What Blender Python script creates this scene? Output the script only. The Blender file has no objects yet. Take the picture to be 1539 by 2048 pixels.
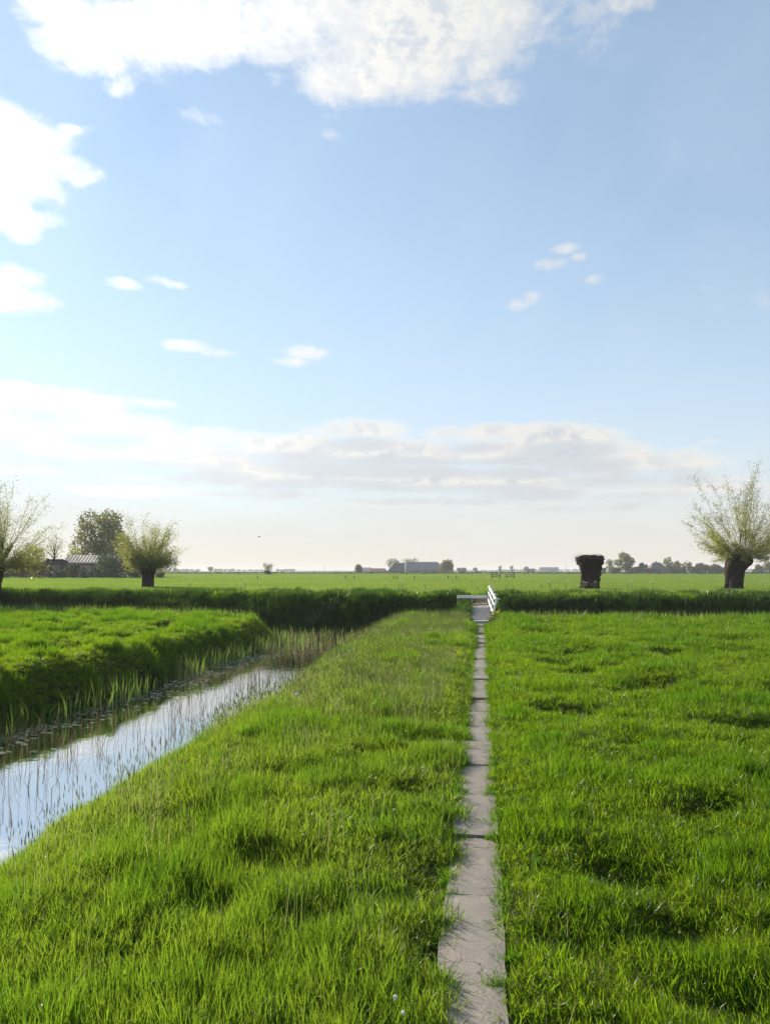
import bpy, bmesh, math, random
import numpy as np
from mathutils import Vector, Matrix

random.seed(7)
RNG = np.random.default_rng(11)
SC = bpy.context.scene
COL = SC.collection
R = math.radians

# ------------------------------------------------------------------ camera
F_PX, CX, CY, HOR = 1500.0, 769.5, 1024.0, 1142.0     # photograph is 1539 x 2048
EYE = 1.75
PITCH = math.atan((HOR - CY) / F_PX)
cam_d = bpy.data.cameras.new('camera')
cam = bpy.data.objects.new('camera', cam_d)
COL.objects.link(cam)
cam.location = (0, 0, EYE)
cam.rotation_euler = (math.pi / 2 + PITCH, 0, 0)
cam_d.sensor_fit = 'VERTICAL'
cam_d.sensor_height = 24.0
cam_d.lens = F_PX / 2048.0 * 24.0
cam_d.clip_start = 0.05
cam_d.clip_end = 20000
SC.camera = cam
SC.view_settings.view_transform = 'Standard'
SC.view_settings.look = 'None'
SC.view_settings.exposure = 0.74
SC.view_settings.gamma = 1.0
SC.cycles.max_bounces = 6
SC.cycles.diffuse_bounces = 3
SC.cycles.glossy_bounces = 3
SC.cycles.transmission_bounces = 4
SC.cycles.transparent_max_bounces = 8
SC.cycles.volume_bounces = 0
SC.cycles.sample_clamp_indirect = 6.0
SC.cycles.use_denoising = True

def ray(px, py):
    c, s = math.cos(PITCH), math.sin(PITCH)
    a, b = (px - CX) / F_PX, -(py - CY) / F_PX
    return Vector((a, c - b * s, s + b * c))

def on_ground(px, py, z=0.0):
    d = ray(px, py)
    t = (z - EYE) / d.z
    return Vector((d.x * t, d.y * t, z))

def at_dist(px, py, Y):
    d = ray(px, py)
    t = Y / d.y
    return Vector((d.x * t, Y, EYE + d.z * t))

# ------------------------------------------------------------------ sun and sky
SUN_AZ, SUN_EL = R(-46), R(27)
SUN = Vector((math.sin(SUN_AZ) * math.cos(SUN_EL), math.cos(SUN_AZ) * math.cos(SUN_EL), math.sin(SUN_EL)))
sl = bpy.data.lights.new('sun', 'SUN')
sl.energy = 5.0
sl.angle = R(0.8)
sl.color = (1.0, 0.89, 0.70)
so = bpy.data.objects.new('sun', sl)
COL.objects.link(so)
so.rotation_euler = SUN.to_track_quat('Z', 'Y').to_euler()
so.location = SUN * 60

world = bpy.data.worlds.new('World')
SC.world = world
world.use_nodes = True
WT = world.node_tree
WT.nodes.clear()

class NT:
    """small helper to wire shader nodes"""
    def __init__(s, tree): s.t = tree
    def n(s, typ, **kw):
        nd = s.t.nodes.new(typ)
        for k, v in kw.items(): setattr(nd, k, v)
        return nd
    def link(s, a, b): s.t.links.new(a, b)
    def inp(s, sock, v):
        if isinstance(v, bpy.types.NodeSocket): s.link(v, sock)
        else: sock.default_value = v
    def math(s, op, a, b=0.0, c=0.0, clamp=False):
        nd = s.n('ShaderNodeMath', operation=op, use_clamp=clamp)
        for i, v in enumerate((a, b, c)): s.inp(nd.inputs[i], v)
        return nd.outputs[0]
    def vmath(s, op, a, b=(0, 0, 0)):
        nd = s.n('ShaderNodeVectorMath', operation=op)
        s.inp(nd.inputs[0], a); s.inp(nd.inputs[1], b)
        return nd.outputs['Value'] if op in ('LENGTH', 'DOT_PRODUCT') else nd.outputs[0]
    def rng(s, v, a, b, c=0.0, d=1.0, smooth=False):
        nd = s.n('ShaderNodeMapRange')
        if smooth: nd.interpolation_type = 'SMOOTHSTEP'
        for k, x in zip(('Value', 'From Min', 'From Max', 'To Min', 'To Max'), (v, a, b, c, d)): s.inp(nd.inputs[k], x)
        return nd.outputs[0]
    def mix(s, f, a, b, blend='MIX'):
        nd = s.n('ShaderNodeMix', data_type='RGBA', blend_type=blend)
        s.inp(nd.inputs[0], f); s.inp(nd.inputs[6], a); s.inp(nd.inputs[7], b)
        return nd.outputs[2]
    def noise(s, v, scale, detail=4.0, rough=0.55, dist=0.0):
        nd = s.n('ShaderNodeTexNoise')
        s.inp(nd.inputs['Vector'], v)
        nd.inputs['Scale'].default_value = scale
        nd.inputs['Detail'].default_value = detail
        nd.inputs['Roughness'].default_value = rough
        nd.inputs['Distortion'].default_value = dist
        return nd.outputs['Fac']
    def xyz(s, x, y, z):
        nd = s.n('ShaderNodeCombineXYZ')
        for i, v in enumerate((x, y, z)): s.inp(nd.inputs[i], v)
        return nd.outputs[0]

def rgb(r, g, b): return (r, g, b, 1.0)

def azel(px, py):
    d = ray(px, py).normalized()
    return math.atan2(d.x, d.y), math.asin(d.z)

# cloud bodies as (px, py, half width, half height, tilt deg, weight): converted to bearings in the sky
CLOUDS = [
    # the big bank overhead
    (620, 30, 420, 130, 4, 1.0), (860, 60, 330, 125, 10, 1.0), (300, 70, 240, 75, 6, 0.9), (700, -90, 800, 150, 0, 1.1),
    (760, 150, 260, 60, 6, 0.8), (980, 180, 110, 36, 12, .6), (170, 110, 120, 60, 14, .7), (1090, 60, 150, 90, -10, .7), (1240, 0, 130, 40, 0, .5),
    (215, 165, 50, 26, 20, .5), (420, 235, 60, 20, 0, .42), (360, 160, 80, 26, 10, .42), (130, 255, 30, 12, 20, .4),
    # the bright cloud by the sun
    (-40, 300, 170, 120, 30, 1.1), (30, 350, 110, 70, 18, .9), (-20, 420, 110, 60, 0, .9), (130, 340, 70, 36, 6, .65), (60, 430, 70, 26, 8, .6),
    (-10, 590, 120, 36, 4, .8), (30, 560, 70, 30, 0, .6),
    # puffs
    (250, 567, 50, 15, 0, .62), (310, 560, 40, 14, 0, .6), (350, 570, 30, 10, 0, .6), (1060, 598, 34, 18, 0, .75), (1032, 610, 30, 16, 0, .7), (1098, 530, 42, 16, 0, .66), (1130, 497, 34, 13, 0, .64), (1156, 514, 18, 11, 0, .66),
    (380, 692, 60, 14, 0, .66), (440, 706, 46, 12, 0, .62), (600, 703, 60, 16, 0, .70), (570, 722, 46, 12, 0, .6), (1190, 560, 24, 12, 0, .45),
    # low banks
    (60, 800, 210, 34, 0, 1.09), (-60, 840, 240, 50, 0, 1.03), (200, 850, 150, 36, 0, 0.98), (290, 806, 60, 12, 0, 0.63), (320, 880, 90, 20, 0, 0.69), (450, 878, 90, 22, 0, 0.71),
    (715, 858, 110, 22, 0, 0.98), (600, 890, 160, 26, 0, 0.92), (940, 866, 110, 20, 0, 0.92), (1130, 872, 150, 28, 0, 0.98), (760, 905, 300, 30, 0, 1.09), (1040, 905, 280, 30, 0, 1.09),
    (1230, 930, 190, 24, 0, 0.98), (400, 925, 150, 28, 0, 0.98), (660, 945, 240, 26, 0, 1.03), (900, 960, 340, 28, 0, 1.09), (1240, 965, 220, 22, 0, 0.86), (330, 985, 210, 14, 0, 0.80), (560, 990, 120, 12, 0, 0.69), (850, 1005, 190, 14, 0, 0.80), (1420, 883, 40, 7, 0, 0.52), (50, 938, 110, 12, 0, 0.63), (1100, 1015, 260, 14, 0, 0.69), (300, 905, 230, 30, 0, .92), (1290, 925, 190, 30, 0, .95), (520, 960, 300, 20, 0, .85), (120, 890, 220, 26, 0, .8), (1180, 985, 330, 18, 0, .8),
]
W = NT(WT)
tc = W.n('ShaderNodeTexCoord')
DIR = tc.outputs['Generated']
sep = W.n('ShaderNodeSeparateXYZ'); W.link(DIR, sep.inputs[0])
AZ = W.math('ARCTAN2', sep.outputs[0], sep.outputs[1])
EL = W.math('ARCSINE', sep.outputs[2])
SKYV = W.xyz(AZ, EL, 0.0)

def cloud_bodies(sel=None, lift=0.0, around=True):
    """strongest cloud body at this bearing, and how high within it the bearing lies"""
    items = []
    for (px, py, hw, hh, tilt, wt) in (sel or CLOUDS):
        a, e = azel(px, py)
        a1, _ = azel(px + hw, py); a0, _ = azel(px - hw, py)
        _, e1 = azel(px, py - hh); _, e0 = azel(px, py + hh)
        items.append((a, e, (a1 - a0) / 2, (e1 - e0) / 2, wt))
    rr = random.Random(5)
    for k in range(12 if around else 0):                     # the same kind of sky all the way round
        a = rr.uniform(0.75, 2 * math.pi - 0.85)
        a = a if a <= math.pi else a - 2 * math.pi
        if k % 2: items.append((a, rr.uniform(.08, .2), rr.uniform(.2, .4), rr.uniform(.02, .04), rr.uniform(.7, 1)))
        else: items.append((a, rr.uniform(.4, .8), rr.uniform(.15, .35), rr.uniform(.06, .1), rr.uniform(.7, 1)))
    acc = 0.0
    for (a, e, wa, we, wt) in items:
        v = W.xyz(AZ, EL, acc)              # carrying the running value keeps the evaluation in sequence
        nd = W.n('ShaderNodeVectorMath', operation='MULTIPLY_ADD')
        W.link(v, nd.inputs[0])
        nd.inputs[1].default_value = (1 / wa, 1 / we, 0)
        nd.inputs[2].default_value = (-a / wa, (lift - e) / we, 0)
        r2 = W.vmath('DOT_PRODUCT', nd.outputs[0], nd.outputs[0])
        f = W.math('MULTIPLY_ADD', r2, -0.55 * wt, wt)
        acc = W.math('MAXIMUM', f, acc)
    return acc

BODY = cloud_bodies()
LOWER = cloud_bodies([c for c in CLOUDS if c[1] > 740], .020, False)
# bearings flatten towards the horizon: stretch the pattern there
kk = W.math('ADD', W.math('MULTIPLY', W.math('EXPONENT', W.math('MULTIPLY', EL, -7.0)), 3.2), 1.7)
NV = W.xyz(AZ, W.math('MULTIPLY', EL, kk), 0.0)
def relief(v, det):
    n1 = W.noise(v, 7.0, det, 0.60, 0.35)
    n2 = W.noise(v, 30.0, max(det - 3, 1), 0.6, 0.3)
    return W.math('SUBTRACT', W.math('MULTIPLY_ADD', n1, 1.35, W.math('MULTIPLY', n2, .42)), 0.885)
R0 = relief(NV, 6.0)
D0 = W.math('MULTIPLY_ADD', R0, 1.45, BODY)
# light comes from the sun's bearing: compare the relief a little way towards it
to_sun = W.vmath('NORMALIZE', W.vmath('SUBTRACT', (SUN_AZ, SUN_EL * 1.5, 0), NV))
nd = W.n('ShaderNodeVectorMath', operation='SCALE'); W.link(to_sun, nd.inputs[0]); nd.inputs['Scale'].default_value = 0.014
n1b = W.noise(W.vmath('ADD', NV, nd.outputs[0]), 17.0, 4.0, 0.62, 0.2)
n1a = W.noise(NV, 17.0, 4.0, 0.62, 0.2)
ALPHA = W.rng(D0, 0.22, 0.95, smooth=True)
LIT = W.rng(W.math('SUBTRACT', n1a, n1b), -0.10, 0.08, smooth=True)
THICK = W.rng(D0, 0.5, 1.2)
COS = W.vmath('DOT_PRODUCT', DIR, tuple(SUN))
FWD = W.math('POWER', W.math('MAXIMUM', COS, 0.0), 7.0)
under = W.rng(W.math('MULTIPLY_ADD', R0, .55, LOWER), .45, .95, smooth=True)    # cloud standing above this bearing takes the light
shade = W.math('MULTIPLY', W.math('MULTIPLY_ADD', LIT, -0.75, 1.0), THICK)
shade = W.math('MAXIMUM', W.math('MULTIPLY', shade, 1.0), W.math('MULTIPLY', under, .85))
ccol = W.mix(shade, rgb(1.0, .965, .895), rgb(.69, .73, .785))
LUM = W.math('MULTIPLY_ADD', FWD, .60, 0.55)
cl = W.n('ShaderNodeVectorMath', operation='SCALE'); W.link(ccol, cl.inputs[0]); W.link(LUM, cl.inputs['Scale'])
sky = W.n('ShaderNodeTexSky', sky_type='NISHITA', sun_disc=False)
sky.sun_elevation = SUN_EL
sky.sun_rotation = SUN_AZ
sky.air_density, sky.dust_density, sky.ozone_density, sky.altitude = 1.0, 0.12, 1.0, 0
SKY_STRENGTH = 0.10
world.cycles.sampling_method = 'MANUAL'
world.cycles.sample_map_resolution = 512
inv = W.n('ShaderNodeVectorMath', operation='SCALE'); W.link(cl.outputs[0], inv.inputs[0]); inv.inputs['Scale'].default_value = 1.0 / SKY_STRENGTH
# thin high veil, thicker along the line of sight near the horizon
veil_n = W.noise(NV, 2.2, 4.0, .55, .6)
VEIL = W.math('MULTIPLY_ADD', W.math('EXPONENT', W.math('MULTIPLY', EL, -4.1)), .80, W.rng(veil_n, .3, .75, .20, .42))
vl = W.n('ShaderNodeVectorMath', operation='SCALE'); W.link(W.math('MULTIPLY', W.math('MULTIPLY_ADD', FWD, .18, .525), 1.0 / SKY_STRENGTH), vl.inputs['Scale'])
W.link(W.mix(W.math('EXPONENT', W.math('MULTIPLY', EL, -7.0)), rgb(.80, .955, 1.10), rgb(.94, .845, .745)), vl.inputs[0])
clear = W.mix(1.0, sky.outputs[0], rgb(.92, 1.02, 1.05), 'MULTIPLY')
base = W.mix(W.math('MINIMUM', VEIL, .93), clear, vl.outputs[0])
final = W.mix(W.math('MULTIPLY', ALPHA, 0.93), base, inv.outputs[0])
bg = W.n('ShaderNodeBackground'); bg.inputs['Strength'].default_value = SKY_STRENGTH
W.link(final, bg.inputs['Color'])
wo = W.n('ShaderNodeOutputWorld'); W.link(bg.outputs[0], wo.inputs['Surface'])

# ------------------------------------------------------------------ helpers
def tag(o, label=None, cat=None, group=None, kind=None):
    if label: o['label'] = label
    if cat: o['category'] = cat
    if group: o['group'] = group
    if kind: o['kind'] = kind
    return o

def empty(name, loc, rz=0.0):
    o = bpy.data.objects.new(name, None)
    COL.objects.link(o)
    o.location = loc; o.rotation_euler = (0, 0, rz)
    o.empty_display_size = 0.2
    return o

class MB:
    """collects shapes and links them as one mesh"""
    def __init__(s): s.v, s.f, s.n = [], [], 0
    def add(s, verts, faces):
        s.v.extend([tuple(p) for p in verts])
        s.f.extend([tuple(i + s.n for i in f) for f in faces])
        s.n += len(verts)
    def box(s, x0, x1, y0, y1, z0, z1):
        s.add([(x0, y0, z0), (x1, y0, z0), (x1, y1, z0), (x0, y1, z0), (x0, y0, z1), (x1, y0, z1), (x1, y1, z1), (x0, y1, z1)],
              [(3, 2, 1, 0), (4, 5, 6, 7), (0, 1, 5, 4), (1, 2, 6, 5), (2, 3, 7, 6), (3, 0, 4, 7)])
    def beam(s, a, b, w, h, up=(0, 0, 1)):
        a, b = Vector(a), Vector(b)
        d = (b - a).normalized(); sd = d.cross(Vector(up)).normalized(); u = sd.cross(d)
        vs = []
        for p in (a, b):
            for i, j in ((-1, -1), (1, -1), (1, 1), (-1, 1)): vs.append(p + sd * (w / 2 * i) + u * (h / 2 * j))
        s.add(vs, [(3, 2, 1, 0), (4, 5, 6, 7), (0, 1, 5, 4), (1, 2, 6, 5), (2, 3, 7, 6), (3, 0, 4, 7)])
    def tube(s, pts, rad, sides=5):
        pts = [Vector(p) for p in pts]
        vs, fs = [], []
        n = len(pts)
        for i, p in enumerate(pts):
            d = (pts[min(i + 1, n - 1)] - pts[max(i - 1, 0)])
            d = d.normalized() if d.length > 1e-9 else Vector((0, 0, 1))
            a = d.cross(Vector((0.31, 0.17, 0.93)) if abs(d.z) < .9 else Vector((1, 0, 0))).normalized()
            b = d.cross(a)
            for k in range(sides):
                t = 2 * math.pi * k / sides
                vs.append(p + (a * math.cos(t) + b * math.sin(t)) * rad[i])
        for i in range(n - 1):
            for k in range(sides):
                k2 = (k + 1) % sides
                fs.append((i * sides + k, i * sides + k2, (i + 1) * sides + k2, (i + 1) * sides + k))
        fs.append(tuple(range(sides))[::-1]); fs.append(tuple((n - 1) * sides + k for k in range(sides)))
        s.add(vs, fs)
    def build(s, name, mat, parent=None, smooth=False):
        me = bpy.data.meshes.new(name)
        me.from_pydata(s.v, [], s.f)
        me.materials.append(mat)
        if smooth: me.polygons.foreach_set('use_smooth', [True] * len(me.polygons))
        me.update()
        o = bpy.data.objects.new(name, me)
        COL.objects.link(o)
        if parent: o.parent = parent
        return o

def np_mesh(name, verts, faces, mat, link=True, parent=None, smooth=False):
    """faces: (n,k) int array"""
    me = bpy.data.meshes.new(name)
    verts = np.asarray(verts, np.float32); faces = np.asarray(faces, np.int32)
    k = faces.shape[1]
    me.vertices.add(len(verts)); me.vertices.foreach_set('co', verts.ravel())
    me.loops.add(faces.size); me.loops.foreach_set('vertex_index', faces.ravel())
    me.polygons.add(len(faces))
    me.polygons.foreach_set('loop_start', np.arange(0, faces.size, k, dtype=np.int32))
    if smooth: me.polygons.foreach_set('use_smooth', np.ones(len(faces), bool))
    me.update(calc_edges=True)
    me.materials.append(mat)
    o = bpy.data.objects.new(name, me)
    if link: COL.objects.link(o)
    if parent: o.parent = parent
    return o

def _hash(ix, iy, seed):
    h = (ix.astype(np.int64) * 374761393 + iy.astype(np.int64) * 668265263 + seed * 1442695041) & 0x7fffffff
    h = ((h ^ (h >> 13)) * 1274126177) & 0x7fffffff
    return ((h ^ (h >> 16)) & 0xffff) / 65535.0

def vnoise(x, y, seed=0):
    x, y = np.asarray(x, float), np.asarray(y, float)
    ix, iy = np.floor(x), np.floor(y)
    fx, fy = x - ix, y - iy
    fx, fy = fx * fx * (3 - 2 * fx), fy * fy * (3 - 2 * fy)
    a, b = _hash(ix, iy, seed), _hash(ix + 1, iy, seed)
    c, d = _hash(ix, iy + 1, seed), _hash(ix + 1, iy + 1, seed)
    return (a + (b - a) * fx) * (1 - fy) + (c + (d - c) * fx) * fy

def fbm(x, y, seed=0, oct=3):
    t, a, s = 0, .5, 0
    for k in range(oct):
        t = t + a * vnoise(x * 2 ** k, y * 2 ** k, seed + k * 17); s += a; a *= .5
    return t / s

def sstep(a, b, x):
    t = np.clip((x - a) / (b - a), 0, 1)
    return t * t * (3 - 2 * t)

# ------------------------------------------------------------------ materials
def new_mat(name):
    m = bpy.data.materials.new(name); m.use_nodes = True
    m.node_tree.nodes.clear()
    return m, NT(m.node_tree)

def out(N, sh, disp=None):
    o = N.n('ShaderNodeOutputMaterial'); N.link(sh, o.inputs['Surface'])

def leaf_mat(name, c1, c2, t1, t2, trans=0.5, gloss=0.06, grough=0.38, source='INSTANCER'):
    m, N = new_mat(name)
    if source == 'INSTANCER':
        at = N.n('ShaderNodeAttribute', attribute_type='INSTANCER', attribute_name='tint'); f = at.outputs['Fac']
    else:
        ge = N.n('ShaderNodeNewGeometry')
        f = ge.outputs['Random Per Island']
    dcol = N.mix(f, c1, c2); tcol = N.mix(f, t1, t2)
    d = N.n('ShaderNodeBsdfDiffuse'); N.link(dcol, d.inputs[0])
    t = N.n('ShaderNodeBsdfTranslucent'); N.link(tcol, t.inputs[0])
    mx = N.n('ShaderNodeMixShader'); mx.inputs[0].default_value = trans
    N.link(d.outputs[0], mx.inputs[1]); N.link(t.outputs[0], mx.inputs[2])
    g = N.n('ShaderNodeBsdfGlossy'); g.inputs['Roughness'].default_value = grough
    g.inputs['Color'].default_value = (1, 1, 1, 1)
    m2 = N.n('ShaderNodeMixShader'); m2.inputs[0].default_value = gloss
    N.link(mx.outputs[0], m2.inputs[1]); N.link(g.outputs[0], m2.inputs[2])
    out(N, m2.outputs[0])
    return m

def plain(name, c1, c2=None, scale=6.0, rough=0.7, bump=0.0, bscale=40.0, detail=4.0, spec=0.3, stretch=(1, 1, 1)):
    m, N = new_mat(name)
    tcn = N.n('ShaderNodeTexCoord')
    v = N.vmath('MULTIPLY', tcn.outputs['Object'], stretch)
    p = N.n('ShaderNodeBsdfPrincipled')
    p.inputs['Roughness'].default_value = rough
    p.inputs['Specular IOR Level'].default_value = spec
    if c2: N.link(N.mix(N.rng(N.noise(v, scale, detail, .6), .35, .65), c1, c2), p.inputs['Base Color'])
    else: p.inputs['Base Color'].default_value = c1
    if bump:
        b = N.n('ShaderNodeBump'); b.inputs['Strength'].default_value = bump; b.inputs['Distance'].default_value = 0.02
        N.link(N.noise(v, bscale, 5, .6), b.inputs['Height']); N.link(b.outputs[0], p.inputs['Normal'])
    out(N, p.outputs[0])
    return m

G_GRASS = leaf_mat('meadow_grass', rgb(.024, .075, .004), rgb(.094, .146, .010), rgb(.060, .220, .004), rgb(.300, .43, .012), .62, .012, .3)
G_VERGE = leaf_mat('verge_grass', rgb(.030, .085, .006), rgb(.105, .158, .020), rgb(.072, .23, .006), rgb(.345, .45, .030), .62, .012, .3)
G_SEED = leaf_mat('seed_heads', rgb(.14, .19, .055), rgb(.25, .27, .11), rgb(.26, .34, .08), rgb(.42, .43, .17), .5, .02, .6)
G_FAR = leaf_mat('field_grass', rgb(.075, .155, .022), rgb(.16, .225, .038), rgb(.15, .31, .02), rgb(.32, .43, .045), .55, .03)
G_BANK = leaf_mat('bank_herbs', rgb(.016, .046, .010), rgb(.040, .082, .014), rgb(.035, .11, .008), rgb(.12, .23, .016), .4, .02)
G_REED = leaf_mat('reed_leaf', rgb(.07, .15, .02), rgb(.15, .20, .05), rgb(.14, .30, .02), rgb(.30, .36, .07), .5, .06, .35, 'ISLAND')
G_BROAD = leaf_mat('broad_leaf', rgb(.035, .10, .018), rgb(.075, .14, .03), rgb(.07, .22, .015), rgb(.2, .33, .03), .45, .015, .5)
G_STRAW = leaf_mat('straw', rgb(.26, .25, .10), rgb(.38, .34, .17), rgb(.36, .34, .12), rgb(.5, .45, .22), .5, .03, .5)
G_DRY = leaf_mat('dry_stem', rgb(.07, .055, .03), rgb(.17, .13, .075), rgb(.10, .08, .03), rgb(.2, .16, .08), .3, .04, .4, 'ISLAND')
WILLOW = leaf_mat('willow_leaf', rgb(.10, .14, .035), rgb(.20, .21, .06), rgb(.27, .35, .05), rgb(.52, .49, .13), .55, .05, .35, 'ISLAND')
TREE_L = leaf_mat('tree_leaf', rgb(.065, .095, .026), rgb(.15, .155, .05), rgb(.14, .19, .03), rgb(.32, .30, .08), .45, .04, .4, 'ISLAND')
BUSH_L = leaf_mat('bush_leaf', rgb(.030, .058, .022), rgb(.065, .088, .032), rgb(.05, .09, .02), rgb(.10, .14, .04), .35, .04, .4, 'ISLAND')
BARK = plain('bark', rgb(.018, .013, .011), rgb(.052, .039, .031), 14, .9, .9, 22, 5, .1, (1, 1, .25))
TWIG = plain('twig', rgb(.09, .065, .035), rgb(.13, .10, .05), 5, .8)
TWIG_RED = plain('twig_red', rgb(.10, .040, .028), rgb(.15, .07, .04), 20, .85)
WHITE = plain('white_paint', rgb(.80, .80, .77), rgb(.62, .63, .58), 7, .5, .1, 60)
WOOD_GREY = plain('weathered_wood', rgb(.13, .115, .10), rgb(.24, .22, .19), 8, .85, .4, 50, 4, .2, (1, 1, 5))
DARK_WOOD = plain('dark_wood', rgb(.03, .028, .026), rgb(.06, .055, .05), 4, .8)
BRICK = plain('brick', rgb(.24, .13, .095), rgb(.33, .20, .15), 3, .9)
BRICK2 = plain('pale_brick', rgb(.30, .22, .17), rgb(.38, .30, .24), 3, .9)
ROOF_GREY = plain('grey_roof', rgb(.15, .155, .165), rgb(.23, .235, .245), 1.5, .8)
ROOF_DARK = plain('dark_roof', rgb(.07, .066, .066), rgb(.12, .11, .105), 1.5, .75)
ROOF_RED = plain('red_roof', rgb(.16, .085, .07), rgb(.22, .13, .11), 2, .8)
ROOF_TIN = plain('fibre_cement', rgb(.33, .28, .255), rgb(.21, .175, .155), 2.2, .55, .1, 30)
GLASS = plain('dark_glass', rgb(.02, .024, .03), None, rough=.08, spec=.6)
STEEL = plain('grey_steel', rgb(.45, .47, .49), rgb(.38, .40, .42), 3, .45)
CONC_DARK = plain('dark_deck', rgb(.075, .082, .095), rgb(.12, .125, .135), 9, .75, .4, 70)

def slab_mat():
    m, N = new_mat('path_concrete')
    oi = N.n('ShaderNodeObjectInfo')
    ge = N.n('ShaderNodeNewGeometry'); P = ge.outputs['Position']
    grit = N.noise(P, 210, 4, .75); grit2 = N.noise(P, 75, 3, .7)
    g = N.mix(N.rng(grit, .36, .64), rgb(.125, .104, .088), rgb(.36, .308, .265))
    g = N.mix(N.math('MULTIPLY', N.rng(grit2, .5, .72), .45), g, rgb(.42, .375, .335))
    st = N.rng(N.noise(P, 4.5, 6, .65), .40, .66)
    g = N.mix(N.math('MULTIPLY', st, .60), g, rgb(.165, .150, .130))
    g = N.mix(N.math('MULTIPLY', oi.outputs['Random'], .30), g, rgb(.22, .21, .195))
    ms = N.rng(N.noise(P, 13, 5, .7), .57, .68)
    g = N.mix(N.math('MULTIPLY', ms, .5), g, rgb(.07, .075, .04))
    # hairline cracks
    vo = N.n('ShaderNodeTexVoronoi', feature='DISTANCE_TO_EDGE'); vo.inputs['Scale'].default_value = 1.35
    wv = N.vmath('ADD', P, N.xyz(N.math('MULTIPLY', N.noise(P, 6, 4, .6), .22), N.math('MULTIPLY', N.noise(P, 7, 4, .6), .22), 0.0)); N.link(wv, vo.inputs['Vector'])
    cr = N.math('MULTIPLY', N.rng(vo.outputs['Distance'], .0015, .005, 1, 0), N.rng(N.noise(P, 1.7, 2, .5), .48, .56))
    g = N.mix(N.math('MULTIPLY', cr, .8), g, rgb(.05, .048, .035))
    p = N.n('ShaderNodeBsdfPrincipled'); p.inputs['Roughness'].default_value = .7; p.inputs['Specular IOR Level'].default_value = .3
    N.link(g, p.inputs['Base Color'])
    b = N.n('ShaderNodeBump'); b.inputs['Strength'].default_value = .55; b.inputs['Distance'].default_value = .004
    N.link(N.math('SUBTRACT', N.math('ADD', grit, grit2), cr), b.inputs['Height'])
    N.link(b.outputs[0], p.inputs['Normal'])
    out(N, p.outputs[0])
    return m
SLAB = slab_mat()

# ------------------------------------------------------------------ the lie of the land
PATH_A = on_ground(938, 2048); PATH_B = on_ground(961, 1248)
PD = (PATH_B - PATH_A).normalized(); PN = Vector((PD.y, -PD.x, 0))       # along the path, and to its right
P0 = PATH_A - PD * 3.0
WATER_Z = -0.85

def path_uv(x, y):
    dx, dy = x - P0.x, y - P0.y
    return dx * PN.x + dy * PN.y, dx * PD.x + dy * PD.y     # across (right +), along

def ditch_edges(y):
    xr = -3.20 + .112 * (y - 10) + .10 * np.sin(y * .55)
    xl = -6.10 + .147 * (y - 11) + .12 * np.sin(y * .8 + 1)
    return xl, xr

YB_X = [-400, -40, -17, -10, -3, 3, 13, 40, 400]
YB_Y = [60, 39, 35.2, 33.2, 30.4, 29.9, 29.4, 29.2, 27]
YN_X = [-400, -40, -17, -10, -6.5, -4.5, 0, 3, 13, 40, 400]
YN_Y = [57, 36.5, 32.6, 30.8, 29.2, 27.6, 27.3, 27.2, 26.9, 26.6, 24.5]
FIELD_Z = 0.6

# trodden hollows seen as dark dips in the turf: (photo x, y, radius m, depth m)
HOLLOWS = []
for (px_, py_, r_, d_) in ((815, 1590, .26, .20), (745, 1650, .24, .17), (1420, 1625, .30, .22), (1215, 1745, .36, .22), (1480, 1990, .30, .18), (640, 1850, .26, .13), (780, 1800, .26, .16), (600, 1560, .3, .16),
                           (1090, 1415, .34, .16), (1170, 1420, .36, .16), (1110, 1325, .5, .18), (1060, 1310, .4, .14), (1330, 1370, .6, .16), (1500, 1450, .5, .16), (1300, 1530, .4, .16), (860, 1400, .35, .15),
                           (850, 1480, .3, .16), (880, 1340, .4, .14), (1250, 1490, .4, .15), (400, 1830, .22, .09), (870, 1895, .2, .14), (840, 1740, .22, .14), (1120, 1880, .26, .14), (1350, 1850, .3, .16)):
    q_ = on_ground(px_, py_); HOLLOWS.append((q_.x, q_.y, r_ * .8, d_ * .75))

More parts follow.
